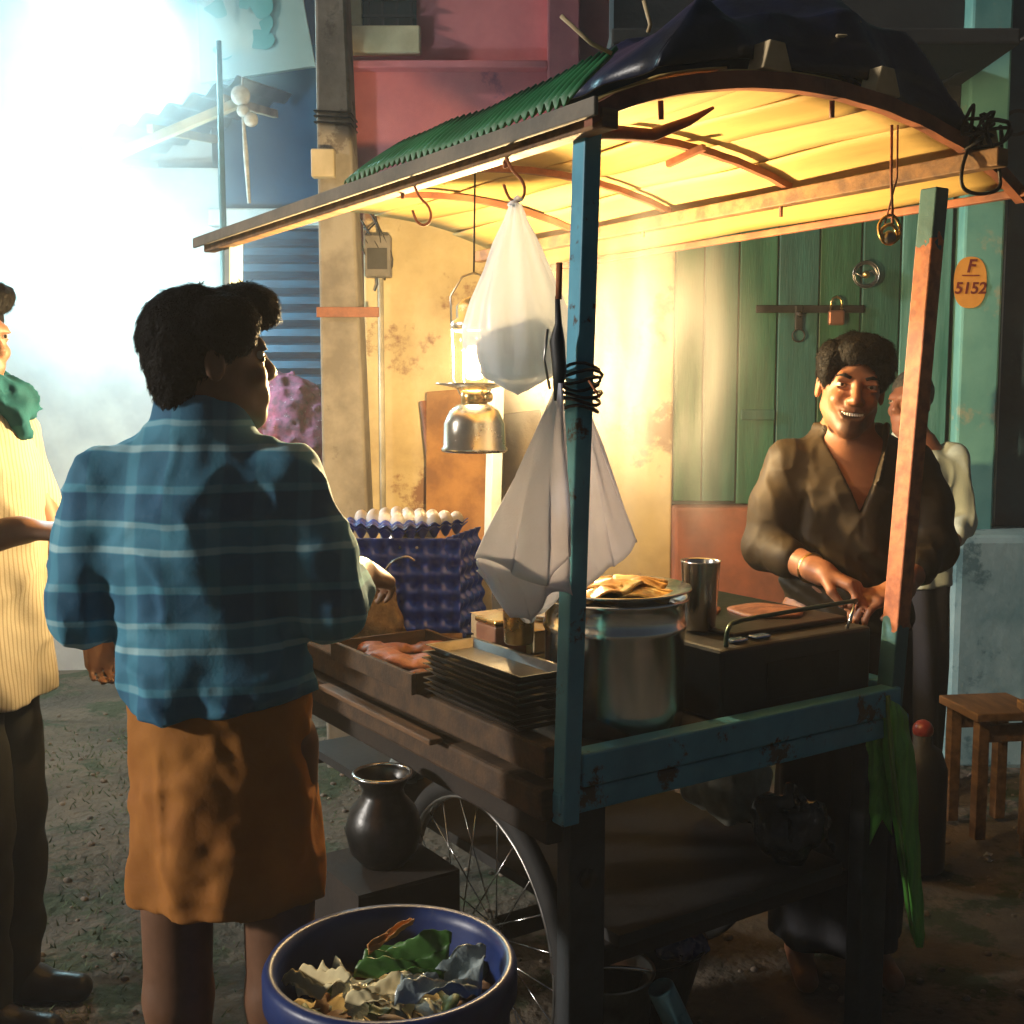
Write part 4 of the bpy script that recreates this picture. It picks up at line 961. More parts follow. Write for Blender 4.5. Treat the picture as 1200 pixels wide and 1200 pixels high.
sc_ = thing('coin_packets', 'two shiny blue foil packets on the edge of the stove', 'packets', C(.52, .075, DK + .151), CART_A)
foil = M('foil', (.25, .45, .75), (.5, .6, .8), rough=.2, metal=.8, scale=40, bump=.6)
for x in (-.03, .035): MB().box((x - .022, -.012, .001), (x + .022, .014, .008)).build('packet', foil, sc_, bevel=.003)

# ---- left half of the cart: trays, canister, egg trays
ts = thing('tray_stack', 'stack of dark metal serving trays along the side rail', 'trays', C(.020, .265, DK + .034), CART_A)
trm = M('tray_steel', (.20, .19, .18), (.10, .09, .085), rough=.32, metal=.9, scale=8, bump=.1)
base_tray = None
for k in range(8):
    ox, oy = rr.uniform(-.006, .006), rr.uniform(-.008, .014)
    if base_tray is None:
        b = MB(); a0, a1, zz = (.042, .15), (.055, .168), .014
        P4 = lambda a, z: [(-a[0], -a[1], z), (a[0], -a[1], z), (a[0], a[1], z), (-a[0], a[1], z)]
        b.add(P4(a0, 0) + P4(a1, zz) + P4((a1[0] + .006, a1[1] + .006), zz + .001), [(3, 2, 1, 0), (0,1,5,4),(1,2,6,5),(2,3,7,6),(3,0,4,7),(4,5,9,8),(5,6,10,9),(6,7,11,10),(7,4,8,11)])
        base_tray = b.build('tray', trm, ts, (ox, oy, 0), solid=.0016)
    else:
        o = base_tray.copy(); COL.objects.link(o); o.location = (ox, oy, .0135 * k); o.rotation_euler = (rr.uniform(-.004, .004), 0, rr.uniform(-.02, .02))
vessel('brass_tumbler', 'tall golden tumbler behind the tray stack', 'tumbler', C(.10, .30, DK + .155), [(.027, 0), (.030, .004), (.033, .085), (.0345, .09), (.0345, .096), (.033, .1)], MT['brass'], seg=32, inner=.002)
tbx = thing('tea_tin', 'reddish printed tin beside the golden tumbler', 'tin', C(.17, .46, DK), CART_A)
MB().box((-.05, -.04, 0), (.05, .04, .165)).build('body', M('tin_red', (.34, .16, .09), (.22, .09, .05), rough=.4, scale=9), tbx, bevel=.004)
MB().box((-.052, -.042, .166), (.052, .042, .178)).build('lid', MT['brass'], tbx, bevel=.004)
wt = thing('wooden_tray', 'shallow wooden tray of spicy filling on the side rail', 'tray', C(.07, .66, DK + .034), CART_A)
MB().box((-.12, -.19, 0), (.12, .19, .012)).build('base', MT['wood'], wt)
for (lo, hi) in (((-.132, -.20, 0), (-.1205, .20, .045)), ((.1205, -.20, 0), (.132, .20, .045)), ((-.12, -.20, 0), (.12, -.1905, .045)), ((-.12, .1905, 0), (.12, .20, .045))):
    MB().box(lo, hi).build('side', MT['wood_shaded'], wt, bevel=.002)  # tray sides carry the same shade in their colour
Ff = Field((-.115, -.185, .012), (.115, .185, .07), .006)
for k in range(16): Ff.ell((rr.uniform(-.09, .09), rr.uniform(-.16, .16), .016), (rr.uniform(.03, .05), rr.uniform(.03, .05), rr.uniform(.012, .026)), None, .02)
Ff.F[:, :, :1] = 1; Ff.noise(.005, 60, 9); Ff.mesh('filling', M('spicy_filling', (.34, .10, .03), (.18, .05, .02), rough=.55, scale=30, bump=.6), wt)
tag(MB().box((-.016, -.27, -.006), (.016, .27, .006)).build('wooden_strip', MT['wood'], None, C(-.066, .62, .811), CART_A, bevel=.003), 'loose wooden strip lying along the side beam', 'wood strip')
cn = thing('steel_canister', 'tall dark steel canister under the blue egg trays', 'canister', C(.30, 1.12, DK))
MB().lathe([(.001, 0), (.080, 0), (.083, .005), (.083, .16), (.086, .164), (.086, .175), (.083, .178), (.083, .260), (.078, .267), (.001, .271)], 40).build('body', MT['steel_worn'], cn)
for s_ in (-1, 1): MB().tube([(s_ * .083, 0, .19), (s_ * .10, 0, .18), (s_ * .10, 0, .15), (s_ * .083, 0, .14)], .004, 6).build('handle', MT['steel'], cn)
cn = thing('steel_canister', 'steel canister standing behind the egg trays', 'canister', C(.42, 1.36, DK))
MB().lathe([(.001, 0), (.080, 0), (.083, .005), (.083, .260), (.078, .267), (.001, .271)], 40).build('body', MT['steel_worn'], cn)
# egg trays: moulded blue plastic with cups
etm = M('blue_tray', (.003, .045, .46), (.002, .028, .33), rough=.35, scale=8, bump=.05)
def tray_mesh():
    b = MB(); n = 6; p = .047; d = .028
    N = n * 8
    def hgt(x, y): return -d * (.5 - .5 * math.cos(2 * math.pi * x / p)) * (.5 - .5 * math.cos(2 * math.pi * y / p)) * 1.0 + d * .35 * (.5 + .5 * math.cos(2 * math.pi * x / p)) * (.5 + .5 * math.cos(2 * math.pi * y / p))
    vs, fs = [], []
    for j in range(N + 1):
        for i in range(N + 1):
            x, y = n * p * i / N, n * p * j / N; vs.append((x - n*p/2, y - n*p/2, hgt(x, y)))
    for j in range(N):
        for i in range(N):
            a = j * (N + 1) + i; fs.append((a, a + 1, a + N + 2, a + N + 1))
    return b.add(vs, fs, True)
eg = thing('egg_tray', 'blue plastic egg tray with white eggs on the canisters', 'egg tray', C(.32, 1.24, DK + .303), CART_A + R(18))
cup = tray_mesh().build('tray', etm, eg, solid=.002)
eggm = M('eggshell', (.82, .78, .72), (.74, .69, .62), rough=.45, scale=12, bump=.05)
e0 = None; k = 0
for i in range(6):
    for j in range(6):
        if i < 2 or (i < 3 and j < 2): continue
        x, y = (i + .5) * .047 - .141, (j + .5) * .047 - .141
        if e0 is None: o = MB().ball((0, 0, 0), .021, 14, 10, (1, 1, 1.28)); e0 = o.build('egg', eggm, None, None); o = e0
        else: o = e0.copy(); COL.objects.link(o)
        o.location = eg.location + Vector((x * math.cos(eg.rotation_euler.z) - y * math.sin(eg.rotation_euler.z), x * math.sin(eg.rotation_euler.z) + y * math.cos(eg.rotation_euler.z), .004)); o.rotation_euler = (rr.uniform(-.2, .2), rr.uniform(-.2, .2), 0)
        tag(o, 'white egg sitting in the upper blue egg tray', 'egg', 'eggs in the blue tray')
e2 = thing('egg_tray', 'second blue egg tray nested under the one with eggs', 'egg tray', C(.32, 1.24, DK + .293), CART_A + R(18)); o = link('tray', cup.data, None, e2); m_ = o.modifiers.new('t', 'SOLIDIFY'); m_.thickness = .002
e3 = thing('egg_tray', 'empty blue egg tray standing on edge against the canister', 'egg tray', C(.23, 1.02, DK + .145)); e3.rotation_euler = (R(80), 0, CART_A - R(35)); o = link('tray', cup.data, None, e3); m_ = o.modifiers.new('t', 'SOLIDIFY'); m_.thickness = .002
e4 = thing('egg_tray', 'empty blue egg tray hanging down at the right end of the eggs', 'egg tray', C(.43, 1.06, DK + .145)); e4.rotation_euler = (R(86), 0, CART_A + R(40)); o = link('tray', cup.data, None, e4); m_ = o.modifiers.new('t', 'SOLIDIFY'); m_.thickness = .002
# lidded jar, block, cloth pouch
jr = thing('plastic_jar', 'pale jar with a red lid behind the blue egg trays', 'jar', C(.56, 1.22, DK))
MB().lathe([(.001, 0), (.05, 0), (.052, .01), (.052, .19), (.04, .21), (.001, .21)], 30).build('body', M('jar_body', (.55, .5, .38), rough=.3, bump=.02), jr)
MB().lathe([(.044, .205), (.046, .207), (.046, .235), (.001, .237)], 30).build('lid', M('red_lid', (.5, .05, .035), rough=.4), jr)
tag(MB().box((-.075, -.03, 0), (.075, .03, .05)).build('wooden_block', MT['wood'], None, C(.24, .90, DK), CART_A - R(30), bevel=.004), 'short rough wooden block in front of the canister', 'block')
Fp = Field((-.1, -.09, 0), (.1, .09, .2), .007); Fp.ell((0, 0, .06), (.08, .07, .07)); Fp.ell((.01, 0, .12), (.05, .045, .06), None, .04); Fp.F[:, :, :1] = 1; Fp.noise(.012, 26, 4)
po_ = Fp.mesh('cloth_pouch', M('gunny', (.26, .17, .09), (.14, .09, .05), rough=.95, scale=30, bump=.7, bscale=120)); po_.location = C(.14, 1.03, DK); tag(po_, 'brown gunny pouch slumped on the cart beside the canister', 'pouch')
tag(MB().tube(smooth_path([C(.13, .99, 1.02), C(.15, .96, 1.08), C(.18, .93, 1.10), C(.20, .92, 1.09)], 5), .0028, 6).build('bent_wire', MT['steel']), 'bent wire poking out of the gunny pouch', 'wire')

# ---- under the cart
wpot = vessel('water_pot', 'narrow necked aluminium water pot on a dark crate beside the wheel', 'pot', C(-.125, .47, .532), [(.045, 0), (.07, .03), (.080, .075), (.07, .115), (.045, .145), (.042, .16), (.056, .185), (.060, .19)], M('dark_aluminium', (.09, .09, .09), (.04, .04, .04), rough=.38, metal=.9, scale=10))
cr = thing('wooden_crate', 'dark upturned crate under the water pot', 'crate', C(-.125, .47, -.015), CART_A)
for k in range(6):
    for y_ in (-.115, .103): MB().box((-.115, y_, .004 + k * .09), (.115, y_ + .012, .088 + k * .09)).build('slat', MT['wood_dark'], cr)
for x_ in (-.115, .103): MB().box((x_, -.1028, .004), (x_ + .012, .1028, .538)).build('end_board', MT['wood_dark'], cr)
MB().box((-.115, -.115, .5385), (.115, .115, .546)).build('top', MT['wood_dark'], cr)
MB().lathe([(.060 + .005 * math.cos(t), .192 + .004 * math.sin(t)) for t in [i * .785 for i in range(8)]], 40, closed=True).build('rim', MT['steel'], wpot)
def crumple(name, label, cat, loc, r, mat, seed, parent=None):
    Fc = Field([-1.4 * v for v in r], [1.4 * v for v in r], max(r) / 14); Fc.ell((0, 0, 0), r); Fc.noise(max(r) * .32, .55 / max(r) * 3, seed, band=max(r)); Fc.noise(max(r) * .14, 1.2 / max(r) * 3, seed + 1, band=max(r))
    o = Fc.mesh(name, mat, relax=0); o.location = loc; return tag(o, label, cat)
clear = M('clear_plastic', (.42, .48, .47), (.2, .26, .27), rough=.16, scale=9, bump=.9, bscale=30, bdist=.01)
blackp = M('black_plastic', (.02, .025, .03), (.012, .014, .018), rough=.14, scale=6, bump=.8, bscale=22, bdist=.012)
crumple('sack', 'pale crumpled sack on the lower shelf near the banana leaf', 'sack', C(.78, .40, .58), (.10, .12, .13), M('pale_sack', (.42, .42, .34), (.28, .27, .2), rough=.8, scale=14, bump=.5), 3)
crumple('plastic_bag', 'shiny black plastic bag before the pale sack', 'bag', C(.76, .17, .52), (.09, .07, .08), blackp, 5)
crumple('plastic_bag', 'small clear crumpled plastic bag under the side beam', 'bag', C(.29, 1.12, .53), (.05, .06, .085), clear, 7)
def bucket(name, label, cat, loc, r, h, mat, handle=True):
    t = thing(name, label, cat, loc)
    MB().lathe([(.001, 0), (r*.82, 0), (r*.84, .004), (r, h), (r+.006, h+.002), (r+.006, h+.008), (r-.002, h+.004), (r*.8, .006), (.001, .006)], 40).build('body', mat, t)
    if handle: MB().tube([(r*1.02*math.cos(a), -.06*math.sin(a), h - .01 + .05*math.sin(a)) for a in [i*math.pi/12 for i in range(13)]], .004, 6).build('handle', MT['steel'], t)
    return t
bucket('steel_bucket', 'steel bucket with a handle on the ground under the cart', 'bucket', C(.33, .30, -.012), .105, .25, MT['steel_worn'])
lp = on_z(778, 1118, .27); bk = thing('steel_basin', 'dark steel basin on the ground behind the steel bucket', 'basin', C(.52, .42, -.012))
MB().lathe([(.001, 0), (.10, 0), (.16, .22), (.168, .224), (.168, .23), (.158, .226), (.098, .006), (.001, .006)], 44).build('body', MT['dark_iron'], bk)
crumple('plastic_pouch', 'blue plastic pouch lying in the dark basin', 'pouch', C(.57, .33, .225), (.06, .045, .04), M('blue_pouch', (.05, .07, .2), rough=.25, bump=.6), 9)
b = MB(); b.lathe([(.001, 0), (.030, 0), (.030, .26), (.026, .265), (.026, .01), (.001, .01)], 24)
pc = b.build('plastic_pipe', M('teal_pipe', (.20, .42, .46), (.12, .28, .33), rough=.3, scale=8)); pc.location = C(.50, .16, .0); pc.rotation_euler = (R(10), R(-24), 0); tag(pc, 'short pale teal plastic pipe leaning under the cart', 'pipe')

# ---- blue waste drum
bp_ = at(458, 1122, 1.62); zr_ = bp_.z
wb_ = thing('waste_drum', 'blue plastic waste drum in front of the wheel', 'drum', (bp_.x, bp_.y, -.012))
dm = M('drum_blue', (.012, .035, .16), (.008, .02, .09), rough=.4, scale=6, bump=.1, spots=(.05, .06, .12), spot_scale=7, spot_amt=.62)
r0 = .182; zz = zr_ + .012
MB().lathe([(.001, 0), (.145, 0), (.15, .01), (.166, zz * .5), (.174, zz * .52), (.168, zz * .55), (r0 - .006, zz - .06), (r0 + .004, zz - .05), (r0 + .004, zz - .01), (r0 - .002, zz), (r0 - .012, zz - .002), (r0 - .018, zz - .02), (r0 - .03, zz * .5), (.14, .012), (.001, .012)], 64).build('body', dm, wb_)
Fr = Field((-.2, -.2, zz - .28), (.2, .2, zz - .03), .009)
Fr.ell((0, 0, zz - .17), (.145, .145, .10)); Fr.noise(.02, 20, 3, band=.08)
o = Fr.mesh('garbage_heap', M('rubbish', (.10, .08, .05), (.05, .04, .03), rough=.9, scale=20, bump=.6)); o.location = wb_.location; tag(o, 'dark heap of wet rubbish inside the waste drum', 'rubbish')
def scrap(name, label, cat, pts, mat, z, amp=.008, sol=.0008):
    q = [on_z(px, py, z + dz) for px, py, dz in pts]
    if len(q) == 4:
        a, b_, c_, d = q
        o = grid_sheet(name, lambda i, j: a.lerp(b_, i).lerp(d.lerp(c_, i), j) + Vector((0, 0, amp * math.sin(i * 5 + j * 3) + amp * .6 * math.sin(i * 13 - j * 7) + amp * .2 * math.sin(i * 27 + j * 19) + amp * .1 * math.sin(j * 41 - i * 11))), 26, 22, mat, None, solid=sol)
    return tag(o, label, cat)
paper = M('news_paper', (.80, .68, .38), (.66, .52, .26), rough=.85, scale=14, bump=.2)
zt_ = zr_ - .03
scrap('paper_scrap', 'folded yellowish paper at the left of the waste drum', 'paper', [(330, 1150, -.01), (378, 1122, .045), (412, 1150, .02), (350, 1168, -.01)], paper, zt_)
scrap('paper_scrap', 'torn pale paper next to the leaf in the waste drum', 'paper', [(404, 1176, .0), (418, 1148, .02), (482, 1146, .02), (470, 1184, .0)], paper, zt_)
scrap('banana_leaf_piece', 'torn green leaf in the waste drum', 'leaf', [(414, 1146, .01), (440, 1098, .055), (530, 1100, .055), (520, 1146, .01)], M('leaf_green', (.06, .17, .03), (.03, .09, .015), rough=.4, scale=9, bump=.2), zt_ + .01, .010)
scrap('plastic_film', 'crumpled pale plastic film in the waste drum', 'plastic', [(462, 1178, .005), (478, 1130, .03), (570, 1118, .03), (560, 1165, .005)], clear, zt_ + .008, .014)
scrap('paper_strip', 'thin orange peel strip across the leaf in the drum', 'peel', [(430, 1110, .06), (432, 1114, .06), (486, 1080, .08), (482, 1076, .08)], M('peel', (.55, .25, .06), rough=.6), zt_ + .01, .004)

rw = random.Random(17)
kinds = (('paper_scrap', 'crumpled scrap of pale paper buried in the drum rubbish', 'paper', paper), ('banana_leaf_piece', 'dark torn leaf scrap buried in the drum rubbish', 'leaf', M('leaf_dark', (.05, .11, .03), (.03, .05, .015), rough=.5, scale=12)), ('plastic_film', 'dirty plastic film scrap buried in the drum rubbish', 'plastic', clear), ('food_scrap', 'brown food scrap buried in the drum rubbish', 'scrap', M('scrap_brown', (.22, .10, .04), (.10, .05, .02), rough=.7, scale=18, bump=.6)))
for k in range(26):
    nm_, lb_, ct_, mt_ = kinds[k % 4]; a = rw.uniform(0, 6.28); rr_ = .125 * math.sqrt(rw.random()); s0 = rw.uniform(.018, .045); tz = rw.uniform(-.5, .5); an = rw.uniform(0, 3.1)
    def f(i, j, s0=s0, tz=tz, an=an, k=k):
        x, y = (i - .5) * 2 * s0 * (1 + .3 * math.sin(j * 5 + k)), (j - .5) * 2 * s0 * .7 * (1 + .3 * math.sin(i * 6 + k)); z = x * tz + .3 * s0 * math.sin(i * 6 + k) * math.cos(j * 5 + k)
        return Vector((x * math.cos(an) - y * math.sin(an), x * math.sin(an) + y * math.cos(an), z))
    tag(grid_sheet(nm_, f, 8, 7, mt_, None, solid=.002, loc=wb_.location + Vector((rr_ * math.cos(a), rr_ * math.sin(a), zz - .085 + .03 * (1 - rr_ / .125) + rw.uniform(0, .015)))), lb_, ct_, 'rubbish in the waste drum')

# ---- banana leaf hanging at the right corner
lf = thing('banana_leaf', 'folded green banana leaf hanging off the right cart corner', 'leaf', C(W_ + .03, -.03, .80))
lm = M('banana_green', (.15, .50, .07), (.08, .32, .045), rough=.42, scale=5, stretch=(14, 14, .6), bump=.4, bscale=30)
yl = lf.location.y - .03
def leaf_fold(cols, name):
    E = [[at(*q) - lf.location for q in c] for c in cols]; n = len(E[0])
    def f(i, j):
        t = j * (n - 1); k = min(int(t), n - 2); s_ = t - k; u_ = i * (len(E) - 1); m_ = min(int(u_), len(E) - 2); w_ = u_ - m_
        return E[m_][k].lerp(E[m_][k+1], s_).lerp(E[m_+1][k].lerp(E[m_+1][k+1], s_), w_) + Vector((0, .004 * math.sin(j * 30 + i * 4), 0))
    return grid_sheet(name, f, (len(E) - 1) * 5, 30, lm, lf, solid=.0015)
leaf_fold([[(1030, 822, yl), (1036, 900, yl), (1052, 1000, yl + .01), (1066, 1090, yl)], [(1042, 820, yl - .03), (1052, 900, yl - .03), (1062, 1000, yl - .025), (1074, 1110, yl - .01)], [(1054, 826, yl), (1066, 880, yl), (1073, 990, yl), (1082, 1112, yl)], [(1062, 835, yl + .03), (1074, 900, yl + .02), (1078, 1000, yl + .02), (1084, 1096, yl + .01)]], 'blade')
leaf_fold([[(1008, 826, yl + .02), (1012, 900, yl + .03), (1018, 990, yl + .03)], [(1022, 820, yl - .01), (1028, 890, yl), (1034, 960, yl)], [(1032, 820, yl + .01), (1040, 890, yl + .015), (1046, 980, yl + .015)]], 'torn_blade')
MB().tube([at(1040, 815, yl - .02) - lf.location, at(1046, 900, yl - .035) - lf.location, at(1058, 1000, yl - .03) - lf.location, at(1068, 1085, yl - .015) - lf.location], [.006, .005, .004, .002], 8).build('midrib', M('midrib', (.14, .30, .06), rough=.5), lf)

# ---- stools on the right, red can
def stool(name, label, cat, loc, w, d, h, rz, mat):
    t = thing(name, label, cat, loc, rz)
    MB().box((-w/2, -d/2, h - .03), (w/2, d/2, h)).build('seat', mat, t, bevel=.004)
    for sx in (-1, 1):
        for sy_ in (-1, 1): MB().box((sx * (w/2 - .04) - .02, sy_ * (d/2 - .04) - .02, 0), (sx * (w/2 - .04) + .02, sy_ * (d/2 - .04) + .02, h - .031)).build('leg', mat, t, bevel=.003)
    for sy_ in (-1, 1): MB().box((-w/2 + .062, sy_ * (d/2 - .04) - .012, h - .11), (w/2 - .062, sy_ * (d/2 - .04) + .012, h - .05)).build('apron', mat, t, bevel=.003)
    return t
p = on_z(1163, 822, .44); stool('wooden_stool', 'low wooden stool lit by the lantern near the masonry block', 'stool', (p.x, p.y, -.015), .26, .26, .45, R(8), MT['wood'])
p = on_z(1225, 806, .5); stool('wooden_bench', 'wooden bench with a pale top right of the stool', 'bench', (p.x + .09, p.y - .32, -.015), .55, .26, .52, R(-6), MT['wood_v'])
p = on_z(1073, 935, .2); rc = thing('water_can', 'dark water can with a round red cap on the dirt behind the leaf', 'can', (p.x, 3.6, -.015))
redp = M('red_plastic', (.30, .04, .03), rough=.35, bump=.05)
MB().lathe([(.001, 0), (.075, 0), (.08, .01), (.08, .33), (.06, .39), (.03, .41), (.03, .44), (.001, .44)], 32).build('body', MT['black'], rc)
MB().ball((0, 0, .455), .033, 16, 10).build('cap', redp, rc)
# ================================================================ PEOPLE
def skin_mat(name, c, c2):
    m = M(name, c, c2, rough=.5, scale=14, bump=.12, bscale=120, bdist=.002, contrast=.8)
    b = m.node_tree.nodes['Principled BSDF']; b.inputs['Subsurface Weight'].default_value = .08; b.inputs['Subsurface Radius'].default_value = (.012, .004, .002); return m
hairm = M('hair', (.007, .0055, .005), (.004, .0035, .0035), rough=.6, scale=60, bump=.9, bscale=160, bdist=.004, spec=.12)
def strands(o, H, mat, n=5000, L=(.010, .024), seed=1, flow=(0, .5, -1.0), lift=.25):
    '''short hairs growing out of a hair cap: fuzz along the outline'''
    me = o.data; N = len(me.vertices); co = np.empty(N * 3, np.float32); me.vertices.foreach_get('co', co); co = co.reshape(-1, 3)
    no = np.empty(N * 3, np.float32); me.vertices.foreach_get('normal', no); no = no.reshape(-1, 3)
    rs = np.random.RandomState(seed); ids = rs.randint(0, N, n); P = co[ids]; Nn = no[ids]; top = H.p(0, .01, .13)
    fl = H.Q @ np.array(flow, float); D = fl[None, :] + .9 * (P - top) / np.maximum(np.linalg.norm(P - top, axis=1), .02)[:, None] + rs.normal(0, .45, (n, 3))
    D -= Nn * (D * Nn).sum(1)[:, None]; D /= np.maximum(np.linalg.norm(D, axis=1), 1e-3)[:, None]
    D = D + Nn * (lift + rs.rand(n, 1) * .25); S = np.cross(D, Nn); S /= np.maximum(np.linalg.norm(S, axis=1), 1e-4)[:, None]
    ln = rs.uniform(L[0], L[1], (n, 1)); w_ = rs.uniform(.0006, .0012, (n, 1)); A = P - Nn * .002
    V = np.stack([A - S * w_, A + S * w_, A + D * ln * .55 + S * w_ * .8, A + D * ln * .55 - S * w_ * .8, A + D * ln - Nn * ln * .25], 1).reshape(-1, 3)
    fs = []
    for k in range(n): b0 = k * 5; fs += [(b0, b0 + 1, b0 + 2, b0 + 3), (b0 + 3, b0 + 2, b0 + 4)]
    s_ = mesh('hair_strands', V.tolist(), fs, mat, o); s_['kind'] = 'stuff'; return s_
greyhair = M('grey_hair', (.10, .095, .09), (.03, .03, .03), rough=.6, scale=70, bump=.9, bscale=160, bdist=.004)
eyew = M('eye_white', (.5, .45, .40), rough=.15, bump=0); eyed = M('eye_dark', (.02, .012, .008), rough=.08, bump=0)
teethm = M('teeth', (.88, .84, .74), (.8, .76, .66), rough=.25, bump=0)
def cloth_mat(name, c, c2, rough=.8, **k): return M(name, c, c2, rough=rough, bump=k.pop('bump', .25), bscale=k.pop('bscale', 160), bdist=.002, spec=.25, **k)
def eyes(H, root):
    for x in (-1, 1):
        c = H.p(x * .034, -.0755, .0105); o = MB().ball((0, 0, 0), .0112 * H.k, 14, 10).build('eye', eyew, root, tuple(c))
        d = H.Q @ np.array((0, -.0062 * H.k, 0)); MB().ball(tuple(d), .0060 * H.k, 12, 9).build('iris', eyed, o)
def brows(H, root, mat, w=1.0):
    for x in (-1, 1):
        pts = [H.p(x * .017, -.0915, .0275), H.p(x * .032, -.091, .0335), H.p(x * .050, -.078, .029)]
        MB().tube(pts, [.0035 * w, .0042 * w, .002], 8).build('eyebrow', mat, root)

# ---- man in the checked shirt, seen from behind -----------------
M1 = Vector((-.49, 1.85, 0))
man = thing('person', 'man in a blue checked shirt and folded orange lungi, seen from behind', 'person', M1)
sk1 = skin_mat('skin_a', (.20, .095, .05), (.13, .06, .03))
F = Field((-.34, -.22, -.02), (.36, .42, 1.74), .006)
H1 = Head((.004, .01, 1.555), yaw=R(180 - 58), pitch=R(-3), k=.94)
H1.skin(F, smile=False)
F.cap((-.012, .015, 1.50), (-.015, 0, 1.38), .058, .075, .03)
F.loft([(.92, .01, 0, .145, .10), (1.1, 0, 0, .13, .095), (1.3, -.02, 0, .15, .10), (1.4, -.02, 0, .09, .07)], .04)
for sx, hip in ((-1, -.07), (1, .10)):
    F.chain([(hip + .005, 0, .93), (hip, -.005, .50), (hip - .004, .012, .30), (hip - .004, .0, .08)], [.066, .055, .052, .035], .02)
    F.cap((hip - .004, -.03, .035), (hip + .01, .13, .022), .036, .03, .03); F.cap((hip - .004, 0, .09), (hip - .004, -.02, .03), .036, .036, .02)
F.chain([(.128, 0, 1.365), (.194, -.015, 1.16), (.215, .20, 1.185)], [.05, .042, .029], .02)
F.chain([(-.16, 0, 1.36), (-.192, -.03, 1.15), (-.185, .20, 1.12)], [.05, .042, .029], .02)
hand(F, (.215, .205, 1.185), (.32, .9, -.18), (-.5, .1, -.85), curl=.75, side=1, thumb=.6)
hand(F, (-.185, .205, 1.12), (.1, .95, -.2), (.6, 0, -.8), curl=.6, side=-1)
F.mesh('body', sk1, man)
Fh = Field((-.14, -.14, 1.44), (.16, .2, 1.74), .004); H1.hair(Fh, quiff=1.0, low=-.125, vol=.96, front=.03, seed=5, amp=.0026, side=1, nape=1.0); strands(Fh.mesh('hair', hairm, man), H1, hairm, 20000, (.010, .024), lift=.22)
eyes(H1, man)
# shirt
F = Field((-.36, -.26, .93), (.36, .30, 1.56), .0055)
def sfold(a, z, X, Y):
    return .007 * np.sin(3 * a + 14 * z) * np.clip((1.35 - z) * 3, 0, 1) + .008 * np.sin(26 * z + 5 * np.sin(2 * a) + 2 * a) * np.clip((1.16 - z) * 6, 0, 1) * (np.sin(a - .6) < .3) + .006 * vnoise(X, Y, z * .6, 16, 3)
F.loft([(1.0, .012, .0, .146, .126), (1.04, .008, 0, .152, .130), (1.12, .0, 0, .148, .126), (1.24, -.015, 0, .155, .126), (1.32, -.018, .0, .165, .118), (1.38, -.018, .004, .152, .10), (1.42, -.015, .008, .115, .084), (1.455, -.012, .01, .082, .072)], .03, sfold)
F.chain([(.128, .0, 1.365), (.172, -.012, 1.25), (.196, -.016, 1.165)], [.064, .060, .054], .03); F.cap((.196, -.016, 1.165), (.205, .085, 1.175), .054, .048, .02)
F.chain([(-.160, .0, 1.36), (-.185, -.015, 1.25), (-.196, -.03, 1.155)], [.066, .060, .054], .03); F.cap((-.196, -.03, 1.155), (-.190, .10, 1.135), .052, .048, .02)
F.noise(.0026, 24, 8, (1.6, 1.6, .5)); F.ridge(.007, 11, 60, (1, 1, .55), .03); F.ridge(.005, 20, 61, (.7, 1, 1.2), .03); F.noise(.001, 60, 9)
